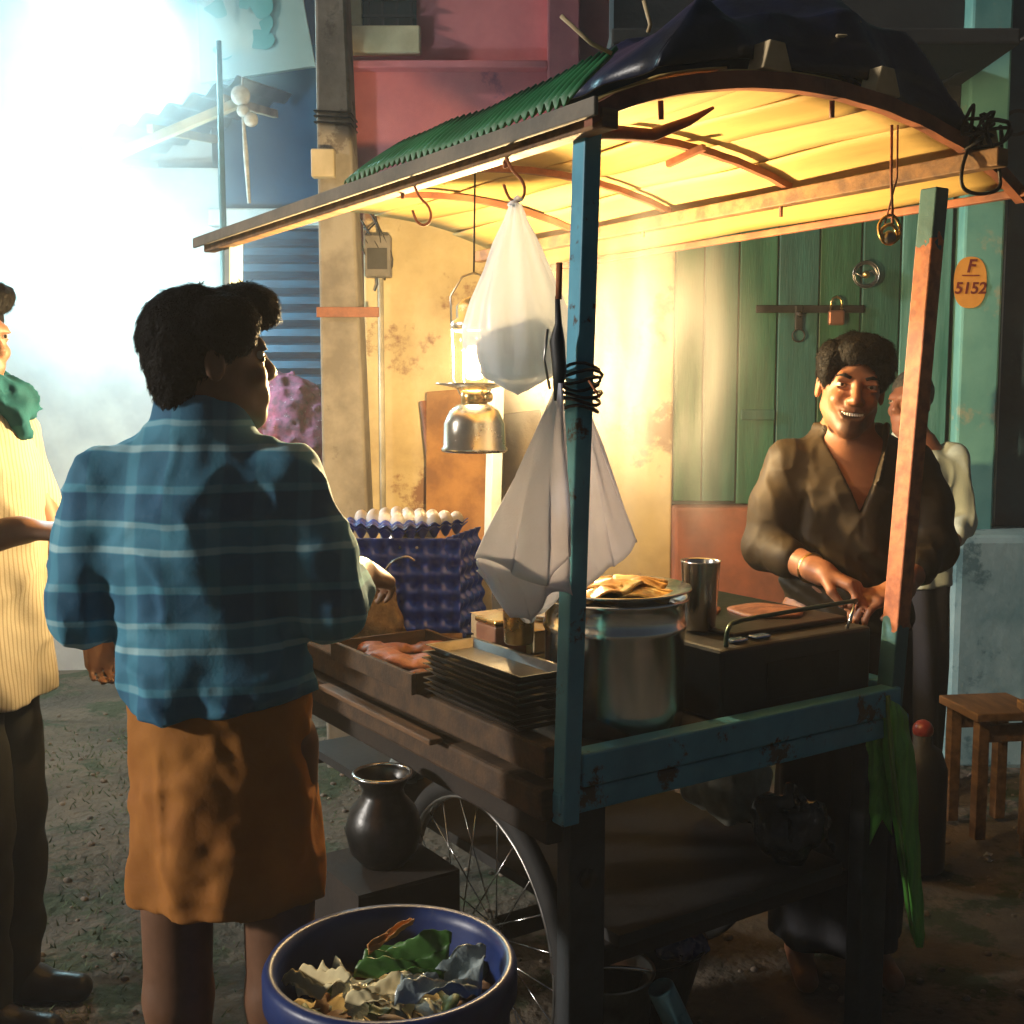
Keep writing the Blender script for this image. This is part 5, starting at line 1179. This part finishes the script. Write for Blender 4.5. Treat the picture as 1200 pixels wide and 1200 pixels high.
# collar and yoke seam
F.loft([(1.435, -.012, .01, .085, .078), (1.505, -.008, .016, .074, .071)], .012); F.cap((-.008, .016, 1.48), (-.008, .016, 1.57), .060, .060, .004, cut=True)
for k in range(14):
    t0, t1 = k / 14, (k + 1) / 14
    yk = lambda t: (-.17 + .31 * t, -.129 + .035 * abs(2 * t - 1) ** 2 * 1.2, 1.325 + .018 * math.sin(math.pi * (2 * t)) - .012 * (t < .0))
    F.cap(yk(t0), yk(t1), .0035, .0035, .004, cut=True)
F.ell((.13, .0, .965), (.10, .2, .05), None, .03, True); F.ell((-.16, 0, .965), (.06, .2, .05), None, .03, True)
def plaid():
    m = cloth_mat('checked_cotton', (.06, .17, .25), (.045, .13, .20), scale=7)
    n = m.node_tree.nodes; l = m.node_tree.links; bs = base_socket(m); src = bs.links[0].from_socket
    tc = n.new('ShaderNodeTexCoord'); sp = n.new('ShaderNodeSeparateXYZ'); l.new(tc.outputs['Object'], sp.inputs[0])
    wn = n.new('ShaderNodeTexNoise'); wn.inputs['Scale'].default_value = 7; l.new(tc.outputs['Object'], wn.inputs['Vector'])
    def band(axis, period, stops, wob=.02):
        ma = n.new('ShaderNodeMath'); ma.operation = 'MULTIPLY_ADD'; l.new(wn.outputs['Fac'], ma.inputs[0]); ma.inputs[1].default_value = wob; l.new(sp.outputs[axis], ma.inputs[2])
        dv = n.new('ShaderNodeMath'); dv.operation = 'DIVIDE'; l.new(ma.outputs[0], dv.inputs[0]); dv.inputs[1].default_value = period
        fr = n.new('ShaderNodeMath'); fr.operation = 'FRACT'; l.new(dv.outputs[0], fr.inputs[0])
        rp = n.new('ShaderNodeValToRGB'); l.new(fr.outputs[0], rp.inputs[0]); cr = rp.color_ramp; cr.interpolation = 'LINEAR'
        while len(cr.elements) < len(stops): cr.elements.new(.5)
        for e, (p_, v) in zip(cr.elements, stops): e.position = p_; e.color = (v, v, v, 1)
        return rp.outputs[0]
    S = ((0, .25), (.18, .25), (.20, .9), (.25, .9), (.27, .35), (.44, .42), (.46, .75), (.50, .75), (.52, .15), (.78, .10), (.80, .55), (.86, .55), (.88, .25))
    hz_ = band('Z', .155, S); vx = band('X', .13, ((0, .3), (.25, .3), (.28, .65), (.40, .65), (.43, .2), (.75, .12), (.78, .45), (.88, .45), (.9, .3)))
    ad = n.new('ShaderNodeMath'); ad.operation = 'MULTIPLY_ADD'; l.new(vx, ad.inputs[0]); ad.inputs[1].default_value = .45; l.new(hz_, ad.inputs[2])
    ml = n.new('ShaderNodeMath'); ml.operation = 'MULTIPLY'; l.new(ad.outputs[0], ml.inputs[0]); ml.inputs[1].default_value = .62
    rp = n.new('ShaderNodeValToRGB'); l.new(ml.outputs[0], rp.inputs[0]); cr = rp.color_ramp
    cr.elements[0].position = .1; cr.elements[0].color = (.035, .13, .25, 1); cr.elements[1].position = .8; cr.elements[1].color = (.52, .78, .82, 1)
    e = cr.elements.new(.38); e.color = (.10, .36, .50, 1)
    mx = n.new('ShaderNodeMixRGB'); mx.blend_type = 'MIX'; mx.inputs[0].default_value = .82; l.new(src, mx.inputs[1]); l.new(rp.outputs[0], mx.inputs[2]); l.new(mx.outputs[0], bs)
    return m
F.mesh('shirt', plaid(), man)
# lungi folded up to the knee
F = Field((-.26, -.24, .58), (.28, .22, 1.03), .0055)
def lfold(a, z, X, Y):
    d = np.clip((1.0 - z) * 2.6, 0, 1)
    d = d * np.clip((z - .60) * 9, .45, 1)
    return d * (.010 * np.sin(4 * a + 9 * z + 1.5) + .006 * np.sin(9 * a - 16 * z) + .006 * np.sin(22 * z + 5 * np.sin(a) + 1) * np.clip((.95 - z) * 4, 0, 1)) + .004 * vnoise(X, Y, z, 12, 11)
F.loft([(.68, .018, .0, .152, .128), (.72, .018, 0, .156, .130), (.85, .016, 0, .156, .128), (.97, .012, 0, .148, .120), (1.02, .012, 0, .142, .116)], .02, lfold)
F.noise(.003, 40, 4); F.ridge(.006, 9, 63, (1, 1, .4), .05); F.ridge(.004, 18, 68, (1, 1, .4), .03)
F.put(lambda X, Y, Z: np.sqrt(((X - .022) / .134) ** 2 + (Y / .108) ** 2) * .1 - .1 + np.maximum(0, Z - .71), (-.14, -.13, .60), (.19, .13, .70), .004, cut=True)
F.mesh('lungi', cloth_mat('orange_cotton', (.42, .17, .035), (.33, .12, .025), scale=5), man)

# ---- the vendor ---------------------------------------------------
VP = Vector((.86, 2.93, 0))
ven = thing('person', 'smiling vendor in a dark olive open-necked shirt cooking behind the cart', 'person', VP)
sk2 = skin_mat('skin_b', (.30, .125, .058), (.22, .085, .04))
# stubble over jaw and upper lip
HV = Head((-.012, -.035, 1.522), yaw=R(-9), pitch=R(4), roll=R(7), k=1.03)
def stubble(m, H):
    n = m.node_tree.nodes; l = m.node_tree.links; bs = base_socket(m); src = bs.links[0].from_socket
    tc = n.new('ShaderNodeTexCoord'); vm = n.new('ShaderNodeVectorMath'); vm.operation = 'SUBTRACT'; l.new(tc.outputs['Object'], vm.inputs[0]); vm.inputs[1].default_value = tuple(H.p(0, -.075, -.078))
    ln_ = n.new('ShaderNodeVectorMath'); ln_.operation = 'LENGTH'; l.new(vm.outputs[0], ln_.inputs[0])
    nz = n.new('ShaderNodeTexNoise'); nz.inputs['Scale'].default_value = 90; l.new(tc.outputs['Object'], nz.inputs['Vector'])
    ad = n.new('ShaderNodeMath'); ad.operation = 'MULTIPLY_ADD'; l.new(nz.outputs['Fac'], ad.inputs[0]); ad.inputs[1].default_value = .03; l.new(ln_.outputs['Value'], ad.inputs[2])
    mr = n.new('ShaderNodeMapRange'); l.new(ad.outputs[0], mr.inputs[0]); mr.inputs[1].default_value = .042; mr.inputs[2].default_value = .085; mr.inputs[3].default_value = .8; mr.inputs[4].default_value = 0
    mx = n.new('ShaderNodeMixRGB'); l.new(mr.outputs[0], mx.inputs[0]); l.new(src, mx.inputs[1]); mx.inputs[2].default_value = (.03, .018, .012, 1); l.new(mx.outputs[0], bs)
F = Field((-.36, -.5, -.02), (.36, .20, 1.70), .0045)
HV.skin(F, smile=True)
F.cap((-.008, -.002, 1.43), (0, .02, 1.36), .05, .075, .03)
F.loft([(.92, 0, 0, .15, .10), (1.1, 0, 0, .14, .10), (1.28, 0, 0, .165, .105), (1.36, 0, .01, .14, .085), (1.42, -.004, .01, .06, .055)], .04)
for s in (-1, 1):
    F.chain([(s*.085, 0, .93), (s*.09, -.01, .50), (s*.095, .0, .08)], [.085, .055, .038], .02); F.cap((s*.095, .02, .035), (s*.11, -.13, .022), .036, .03, .03)
F.chain([(-.15, .0, 1.332), (-.214, -.03, 1.12), (-.125, -.225, 1.085)], [.05, .042, .030], .02)
hand(F, (-.125, -.23, 1.085), (.75, -.55, -.28), (.1, -.25, -.95), curl=1.25, side=-1, thumb=1.0)
F.chain([(.15, .0, 1.332), (.195, -.07, 1.12), (.045, -.245, 1.045)], [.05, .042, .030], .02)
hand(F, (.042, -.248, 1.043), (-.85, -.45, -.12), (-.2, .1, -.95), curl=.7, side=1, thumb=.4)
F.mesh('body', sk2, ven, relax=1); stubble(sk2, HV)
Fh = Field((-.16, -.20, 1.42), (.14, .12, 1.70), .0035); HV.hair(Fh, quiff=.7, low=-.05, vol=1.0, front=.052, seed=7, amp=.0032, side=1); strands(Fh.mesh('hair', hairm, ven), HV, hairm, 14000, (.010, .022), seed=2, lift=.2)
eyes(HV, ven); brows(HV, ven, hairm, 1.1)
MB().tube([HV.p(x * .001, -.0935 + .00001 * x * x * 1.2, -.0425 - .000012 * x * x) for x in (-27, -18, -9, 0, 9, 18, 27)], [.002, .0045, .0052, .0046, .0052, .0045, .002], 8).build('moustache', hairm, ven)
tt = MB()
for k in range(-4, 5):
    c = HV.p(k * .0056, -.0935 + .00026 * k * k, -.0568 + .00018 * k * k); tt.ball(tuple(c), .0038, 8, 6, (.85, .6, 1.4))
tt.build('teeth', teethm, ven)
# bangle
c = np.array((-.142, -.188, 1.091)); d = np.array((.089, -.195, -.035)); d /= np.linalg.norm(d); e1 = np.cross(d, (0, 0, 1)); e1 /= np.linalg.norm(e1); e2 = np.cross(d, e1)
MB().tube([tuple(c + .034 * (e1 * math.cos(t) + e2 * math.sin(t))) for t in [i * math.pi / 10 for i in range(21)]], .005, 8, False).build('bangle', MT['brass'], ven)
# shirt with open neck
F = Field((-.38, -.34, .86), (.38, .2, 1.47), .005)
def vfold(a, z, X, Y):
    return .010 * np.sin(4 * a + 10 * z + 2 * np.sin(z * 17)) * np.clip((1.33 - z) * 4, 0, 1) + .008 * np.sin(X * 55 + 8 * np.sin(z * 12)) * np.clip((1.30 - z) * 5, 0, 1) + .010 * vnoise(X, Y, z, 13, 21) * .6
F.loft([(.88, 0, 0, .155, .12), (1.0, 0, 0, .155, .12), (1.15, 0, 0, .158, .122), (1.27, 0, 0, .170, .122), (1.33, 0, .008, .165, .108), (1.385, 0, .012, .125, .088), (1.42, 0, .016, .085, .075)], .03, vfold)
F.chain([(-.150, .0, 1.332), (-.190, -.015, 1.23), (-.216, -.03, 1.12)], [.064, .060, .055], .03); F.cap((-.216, -.03, 1.12), (-.180, -.115, 1.105), .054, .048, .02)
F.chain([(.150, .0, 1.332), (.185, -.03, 1.23), (.197, -.07, 1.125)], [.064, .060, .055], .03); F.cap((.197, -.07, 1.125), (.125, -.155, 1.088), .054, .046, .02)
F.ridge(.0045, 13, 64, (1.2, 1.2, .35), .03); F.ridge(.0028, 26, 65, (.9, 1, .6), .02); F.noise(.001, 50, 32)
# collar, then the V opening and placket
F.loft([(1.385, 0, .018, .098, .090), (1.435, 0, .028, .086, .082)], .012)
for s in (-1, 1): F.cap((s*.070, -.045, 1.425), (s*.030, -.125, 1.30), .016, .010, .012)
def vcut(X, Y, Z):
    hw = np.clip((Z - 1.215) * .42, 0, .075); return np.maximum(np.maximum(np.abs(X + .004) - hw, Y + .035), 1.215 - Z)
F.put(vcut, (-.09, -.3, 1.2), (.09, .0, 1.5), .006, cut=True)
F.cap((0, .025, 1.40), (0, .02, 1.50), .068, .07, .006, cut=True)
F.cap((-.002, -.132, 1.20), (.004, -.135, .90), .004, .004, .005, cut=True)
F.mesh('shirt', cloth_mat('olive_satin', (.034, .022, .009), (.020, .013, .006), rough=.62, scale=6, bump=.12), ven)
F = Field((-.26, -.2, .05), (.26, .2, .93), .008); F.loft([(.08, 0, 0, .17, .13), (.5, 0, 0, .17, .13), (.92, 0, 0, .158, .118)], .02, lambda a, z, X, Y: .012 * np.sin(7 * a + 4 * z))
F.mesh('lungi', cloth_mat('black_cotton', (.025, .025, .03), (.015, .015, .018)), ven)

# ---- man at the left edge ------------------------------------------
LP = Vector((-1.245, 2.66, 0))
lm_ = thing('person', 'man in a striped cream shirt and dark trousers at the floodlit stall', 'person', LP)
sk3 = skin_mat('skin_c', (.36, .19, .12), (.28, .14, .08))
HL = Head((.0, .0, 1.63), yaw=R(62), pitch=R(2), k=1.0)
F = Field((-.32, -.3, -.02), (.42, .36, 1.80), .007)
HL.skin(F, smile=False); F.cap((0, 0, 1.54), (-.01, 0, 1.45), .058, .08, .03)
F.loft([(.92, 0, 0, .12, .15), (1.2, 0, 0, .12, .15), (1.42, 0, 0, .1, .16), (1.48, 0, 0, .07, .08)], .04)
for y in (-.095, .095): F.chain([(0, y, .95), (.01, y, .52), (-.01, y, .08)], [.09, .058, .04], .02)
F.chain([(-.01, -.19, 1.41), (-.06, -.235, 1.15), (.19, -.20, 1.215)], [.058, .046, .030], .02)
hand(F, (.195, -.20, 1.215), (1, .1, -.05), (0, .2, -1), curl=.5, side=1)
F.chain([(.0, .19, 1.41), (.08, .22, 1.15), (.21, .14, .93)], [.058, .046, .030], .02)
hand(F, (.213, .137, .925), (.25, -.1, -.95), (.4, -.8, 0), curl=.7, side=-1)
F.mesh('body', sk3, lm_)
Fh = Field((-.16, -.16, 1.52), (.16, .16, 1.80), .0045); HL.hair(Fh, quiff=.5, low=-.05, vol=1.0, front=.035, seed=9, amp=.003); strands(Fh.mesh('hair', hairm, lm_), HL, hairm, 2500, seed=3)
eyes(HL, lm_)
F = Field((-.30, -.36, .70), (.34, .36, 1.54), .007)
F.loft([(.80, .0, 0, .150, .185), (.92, .0, 0, .150, .185), (1.15, 0, 0, .145, .18), (1.33, 0, 0, .145, .19), (1.42, 0, 0, .12, .18), (1.47, 0, 0, .08, .10), (1.52, 0, 0, .072, .075)], .03, lambda a, z, X, Y: .010 * np.sin(5 * a + 8 * z) * np.clip((1.4 - z) * 2, 0, 1) + .008 * vnoise(X, Y, z, 12, 41))
F.chain([(-.01, -.185, 1.40), (-.045, -.225, 1.25), (-.058, -.236, 1.17)], [.078, .07, .062], .03); F.chain([(0, .185, 1.40), (.05, .235, 1.20)], [.078, .066], .03)
F.noise(.003, 26, 42); F.ridge(.009, 10, 66, (1, 1, .6), .03)
def striped():
    m = cloth_mat('striped_cotton', (.62, .56, .42), (.52, .46, .33), scale=6)
    n = m.node_tree.nodes; l = m.node_tree.links; bs = base_socket(m); src = bs.links[0].from_socket
    tc = n.new('ShaderNodeTexCoord'); sp = n.new('ShaderNodeSeparateXYZ'); l.new(tc.outputs['Object'], sp.inputs[0])
    ad = n.new('ShaderNodeMath'); ad.operation = 'ADD'; l.new(sp.outputs['X'], ad.inputs[0]); l.new(sp.outputs['Y'], ad.inputs[1])
    ml = n.new('ShaderNodeMath'); ml.operation = 'MULTIPLY'; l.new(ad.outputs[0], ml.inputs[0]); ml.inputs[1].default_value = 400
    sn = n.new('ShaderNodeMath'); sn.operation = 'SINE'; l.new(ml.outputs[0], sn.inputs[0])
    gt = n.new('ShaderNodeMath'); gt.operation = 'GREATER_THAN'; l.new(sn.outputs[0], gt.inputs[0]); gt.inputs[1].default_value = .55
    m5 = n.new('ShaderNodeMath'); m5.operation = 'MULTIPLY'; l.new(gt.outputs[0], m5.inputs[0]); m5.inputs[1].default_value = .5
    mx = n.new('ShaderNodeMixRGB'); l.new(m5.outputs[0], mx.inputs[0]); l.new(src, mx.inputs[1]); mx.inputs[2].default_value = (.22, .16, .08, 1); l.new(mx.outputs[0], bs); return m
F.mesh('shirt', striped(), lm_)
F = Field((-.22, -.26, .0), (.22, .26, .95), .008)
for y in (-.095, .095): F.chain([(0, y, .88), (.012, y, .50), (-.01, y, .07)], [.085, .082, .075], .02)
F.noise(.010, 16, 43)
F.mesh('trousers', cloth_mat('grey_trouser', (.035, .038, .032), (.022, .024, .02)), lm_)
F = Field((-.16, -.2, -.02), (.26, .2, .14), .006)
for y in (-.095, .095): F.cap((-.03, y, .045), (.04, y, .045), .045, .045, .03); F.cap((.03, y, .035), (.16, y, .028), .042, .034, .03)
F.F[:, :, :2] = 1
o = F.mesh('shoes', cloth_mat('shoe_leather', (.03, .028, .026), (.02, .018, .016), rough=.35), lm_); 
Fs = Field((-.14, -.2, 1.40), (.22, .2, 1.64), .006); Fs.cap((.05, -.06, 1.53), (.10, .02, 1.49), .035, .04, .03); Fs.cap((.10, .02, 1.49), (.02, .10, 1.53), .04, .03, .03); Fs.cap((.03, -.07, 1.53), (-.06, 0, 1.54), .03, .03, .03); Fs.cap((.10, .0, 1.49), (.125, -.02, 1.42), .03, .02, .03); Fs.noise(.004, 40, 44); Fs.ridge(.012, 26, 69, (1, 1, 1.4), .02)
Fs.mesh('scarf', cloth_mat('teal_scarf', (.02, .15, .19), (.012, .10, .13)), lm_)

# ---- man in the white shirt behind the right post -------------------
WP = Vector((XW(1075, 4.28), 4.28, 0))
wm = thing('person', 'grey haired man in a pale shirt standing behind the rusty post', 'person', WP)
sk4 = skin_mat('skin_d', (.30, .12, .07), (.22, .085, .05))
wm.scale = (.9, .9, 1.0)
HW = Head((-.03, 0, 1.475), yaw=R(-52), k=.98)
F = Field((-.30, -.34, -.02), (.30, .26, 1.62), .007)
HW.skin(F, smile=False); F.cap((-.02, 0, 1.39), (0, 0, 1.30), .055, .075, .03)
F.loft([(.85, 0, 0, .13, .1), (1.2, 0, 0, .14, .1), (1.30, 0, 0, .12, .08), (1.36, 0, 0, .07, .06)], .04)
for s in (-1, 1): F.chain([(s*.08, 0, .88), (s*.085, -.01, .47), (s*.085, .02, .07)], [.085, .055, .04], .02); F.cap((s*.085, .03, .03), (s*.06, -.12, .025), .034, .03, .03)
F.chain([(-.16, 0, 1.27), (-.20, -.04, 1.02), (-.10, -.20, .98)], [.056, .044, .028], .02); hand(F, (-.10, -.2, .98), (.6, -.6, -.1), (.2, .2, -.9), curl=.7, side=-1)
F.chain([(.16, 0, 1.27), (.185, -.03, 1.02), (.08, -.20, .97)], [.056, .044, .028], .02); hand(F, (.08, -.2, .97), (-.6, -.6, -.1), (-.2, .2, -.9), curl=.7, side=1)
F.mesh('body', sk4, wm)
Fh = Field((-.16, -.14, 1.37), (.12, .14, 1.62), .0045); HW.hair(Fh, low=-.05, vol=.97, front=.05, seed=13, amp=.002); strands(Fh.mesh('hair', greyhair, wm), HW, greyhair, 2000, (.005, .010), seed=4)
eyes(HW, wm)
F = Field((-.29, -.28, .78), (.29, .22, 1.40), .007)
F.loft([(.80, 0, 0, .155, .12), (1.0, 0, 0, .155, .12), (1.2, 0, 0, .165, .12), (1.27, 0, 0, .165, .10), (1.32, -.006, 0, .10, .08), (1.37, -.014, 0, .07, .068)], .03, lambda a, z, X, Y: .010 * np.sin(5 * a + 12 * z) * np.clip((1.26 - z) * 4, 0, 1) + .008 * vnoise(X, Y, z, 13, 51))
F.chain([(-.155, 0, 1.265), (-.195, -.03, 1.04), (-.15, -.12, 1.0)], [.07, .06, .05], .03); F.chain([(.155, 0, 1.265), (.19, -.02, 1.04), (.13, -.12, 1.0)], [.07, .06, .05], .03)
F.noise(.003, 26, 52); F.ridge(.008, 11, 67, (1, 1, .6), .03)
F.mesh('shirt', cloth_mat('pale_cotton', (.58, .66, .62), (.48, .56, .53), scale=6), wm)
F = Field((-.24, -.2, .05), (.24, .2, .86), .008); F.loft([(.08, 0, 0, .15, .12), (.5, 0, 0, .155, .125), (.84, 0, 0, .145, .11)], .02, lambda a, z, X, Y: .012 * np.sin(6 * a + 5 * z))
F.mesh('lungi', cloth_mat('navy_cotton', (.02, .022, .035), (.012, .013, .02)), wm)
# ================================================================ AIR: haze, steam, smoke
def vol_mat(name, dens, col=(.95, .95, .95), anis=.3, falloff=None, scale=2.0, stretch=(1, 1, 1), lo=.45, hi=.75):
    m = bpy.data.materials.new(name); m.use_nodes = True; n = m.node_tree.nodes; l = m.node_tree.links; n.clear()
    v = n.new('ShaderNodeVolumePrincipled'); v.inputs['Color'].default_value = (*col, 1); v.inputs['Anisotropy'].default_value = anis; v.inputs['Density'].default_value = dens
    o = n.new('ShaderNodeOutputMaterial'); l.new(v.outputs[0], o.inputs['Volume'])
    if falloff is not None:
        tc = n.new('ShaderNodeTexCoord'); mp = n.new('ShaderNodeMapping'); mp.inputs['Scale'].default_value = stretch; l.new(tc.outputs['Object'], mp.inputs[0])
        nz = n.new('ShaderNodeTexNoise'); nz.inputs['Scale'].default_value = scale; nz.inputs['Detail'].default_value = 3; nz.inputs['Distortion'].default_value = .6; l.new(mp.outputs[0], nz.inputs['Vector'])
        mr = n.new('ShaderNodeMapRange'); l.new(nz.outputs['Fac'], mr.inputs[0]); mr.inputs[1].default_value = lo; mr.inputs[2].default_value = hi
        # soft fade towards the edge of the unit ball
        vl = n.new('ShaderNodeVectorMath'); vl.operation = 'LENGTH'; l.new(tc.outputs['Object'], vl.inputs[0])
        m2 = n.new('ShaderNodeMapRange'); m2.clamp = True; l.new(vl.outputs['Value'], m2.inputs[0]); m2.inputs[1].default_value = falloff; m2.inputs[2].default_value = .97; m2.inputs[3].default_value = 1.0; m2.inputs[4].default_value = 0.0
        pw = n.new('ShaderNodeMath'); pw.operation = 'POWER'; l.new(m2.outputs[0], pw.inputs[0]); pw.inputs[1].default_value = 1.6
        mu = n.new('ShaderNodeMath'); mu.operation = 'MULTIPLY'; l.new(mr.outputs[0], mu.inputs[0]); l.new(pw.outputs[0], mu.inputs[1])
        m3 = n.new('ShaderNodeMath'); m3.operation = 'MULTIPLY'; l.new(mu.outputs[0], m3.inputs[0]); m3.inputs[1].default_value = dens; l.new(m3.outputs[0], v.inputs['Density'])
    return m
def puff(name, label, loc, r, mat):
    b = MB(); b.ball((0, 0, 0), 1.0, 20, 14); o = b.build(name, mat); o.location = loc; o.scale = r; return tag(o, label, 'steam', kind='stuff')
if AIR:
    # night haze around everything
    hb = MB().box((-9, -1.2, -1.0), (9, 8.6, 5.4)).build('haze', vol_mat('haze_air', HAZE, (.95, .96, .98), .2)); tag(hb, 'thin cooking smoke hanging in the night air', 'haze', kind='stuff')
    p = at(740, 465, 2.75); puff('steam', 'yellow lit steam rising from the griddle and pots', (p.x, p.y, p.z), (.36, .26, .66), vol_mat('steam_vol', 7.5, (.98, .96, .92), .1, .0, 2.0, (1.5, 1.5, .7), .44, .66))
    p = at(110, 200, 5.1); puff('smoke', 'white cooking smoke glowing round the lamps of the left stall', (p.x, p.y, p.z), (1.05, 1.0, 1.35), vol_mat('smoke_vol', 3.0, (.92, .98, 1.0), .2, .2, 1.6, (1, 1, 1), .3, .75))
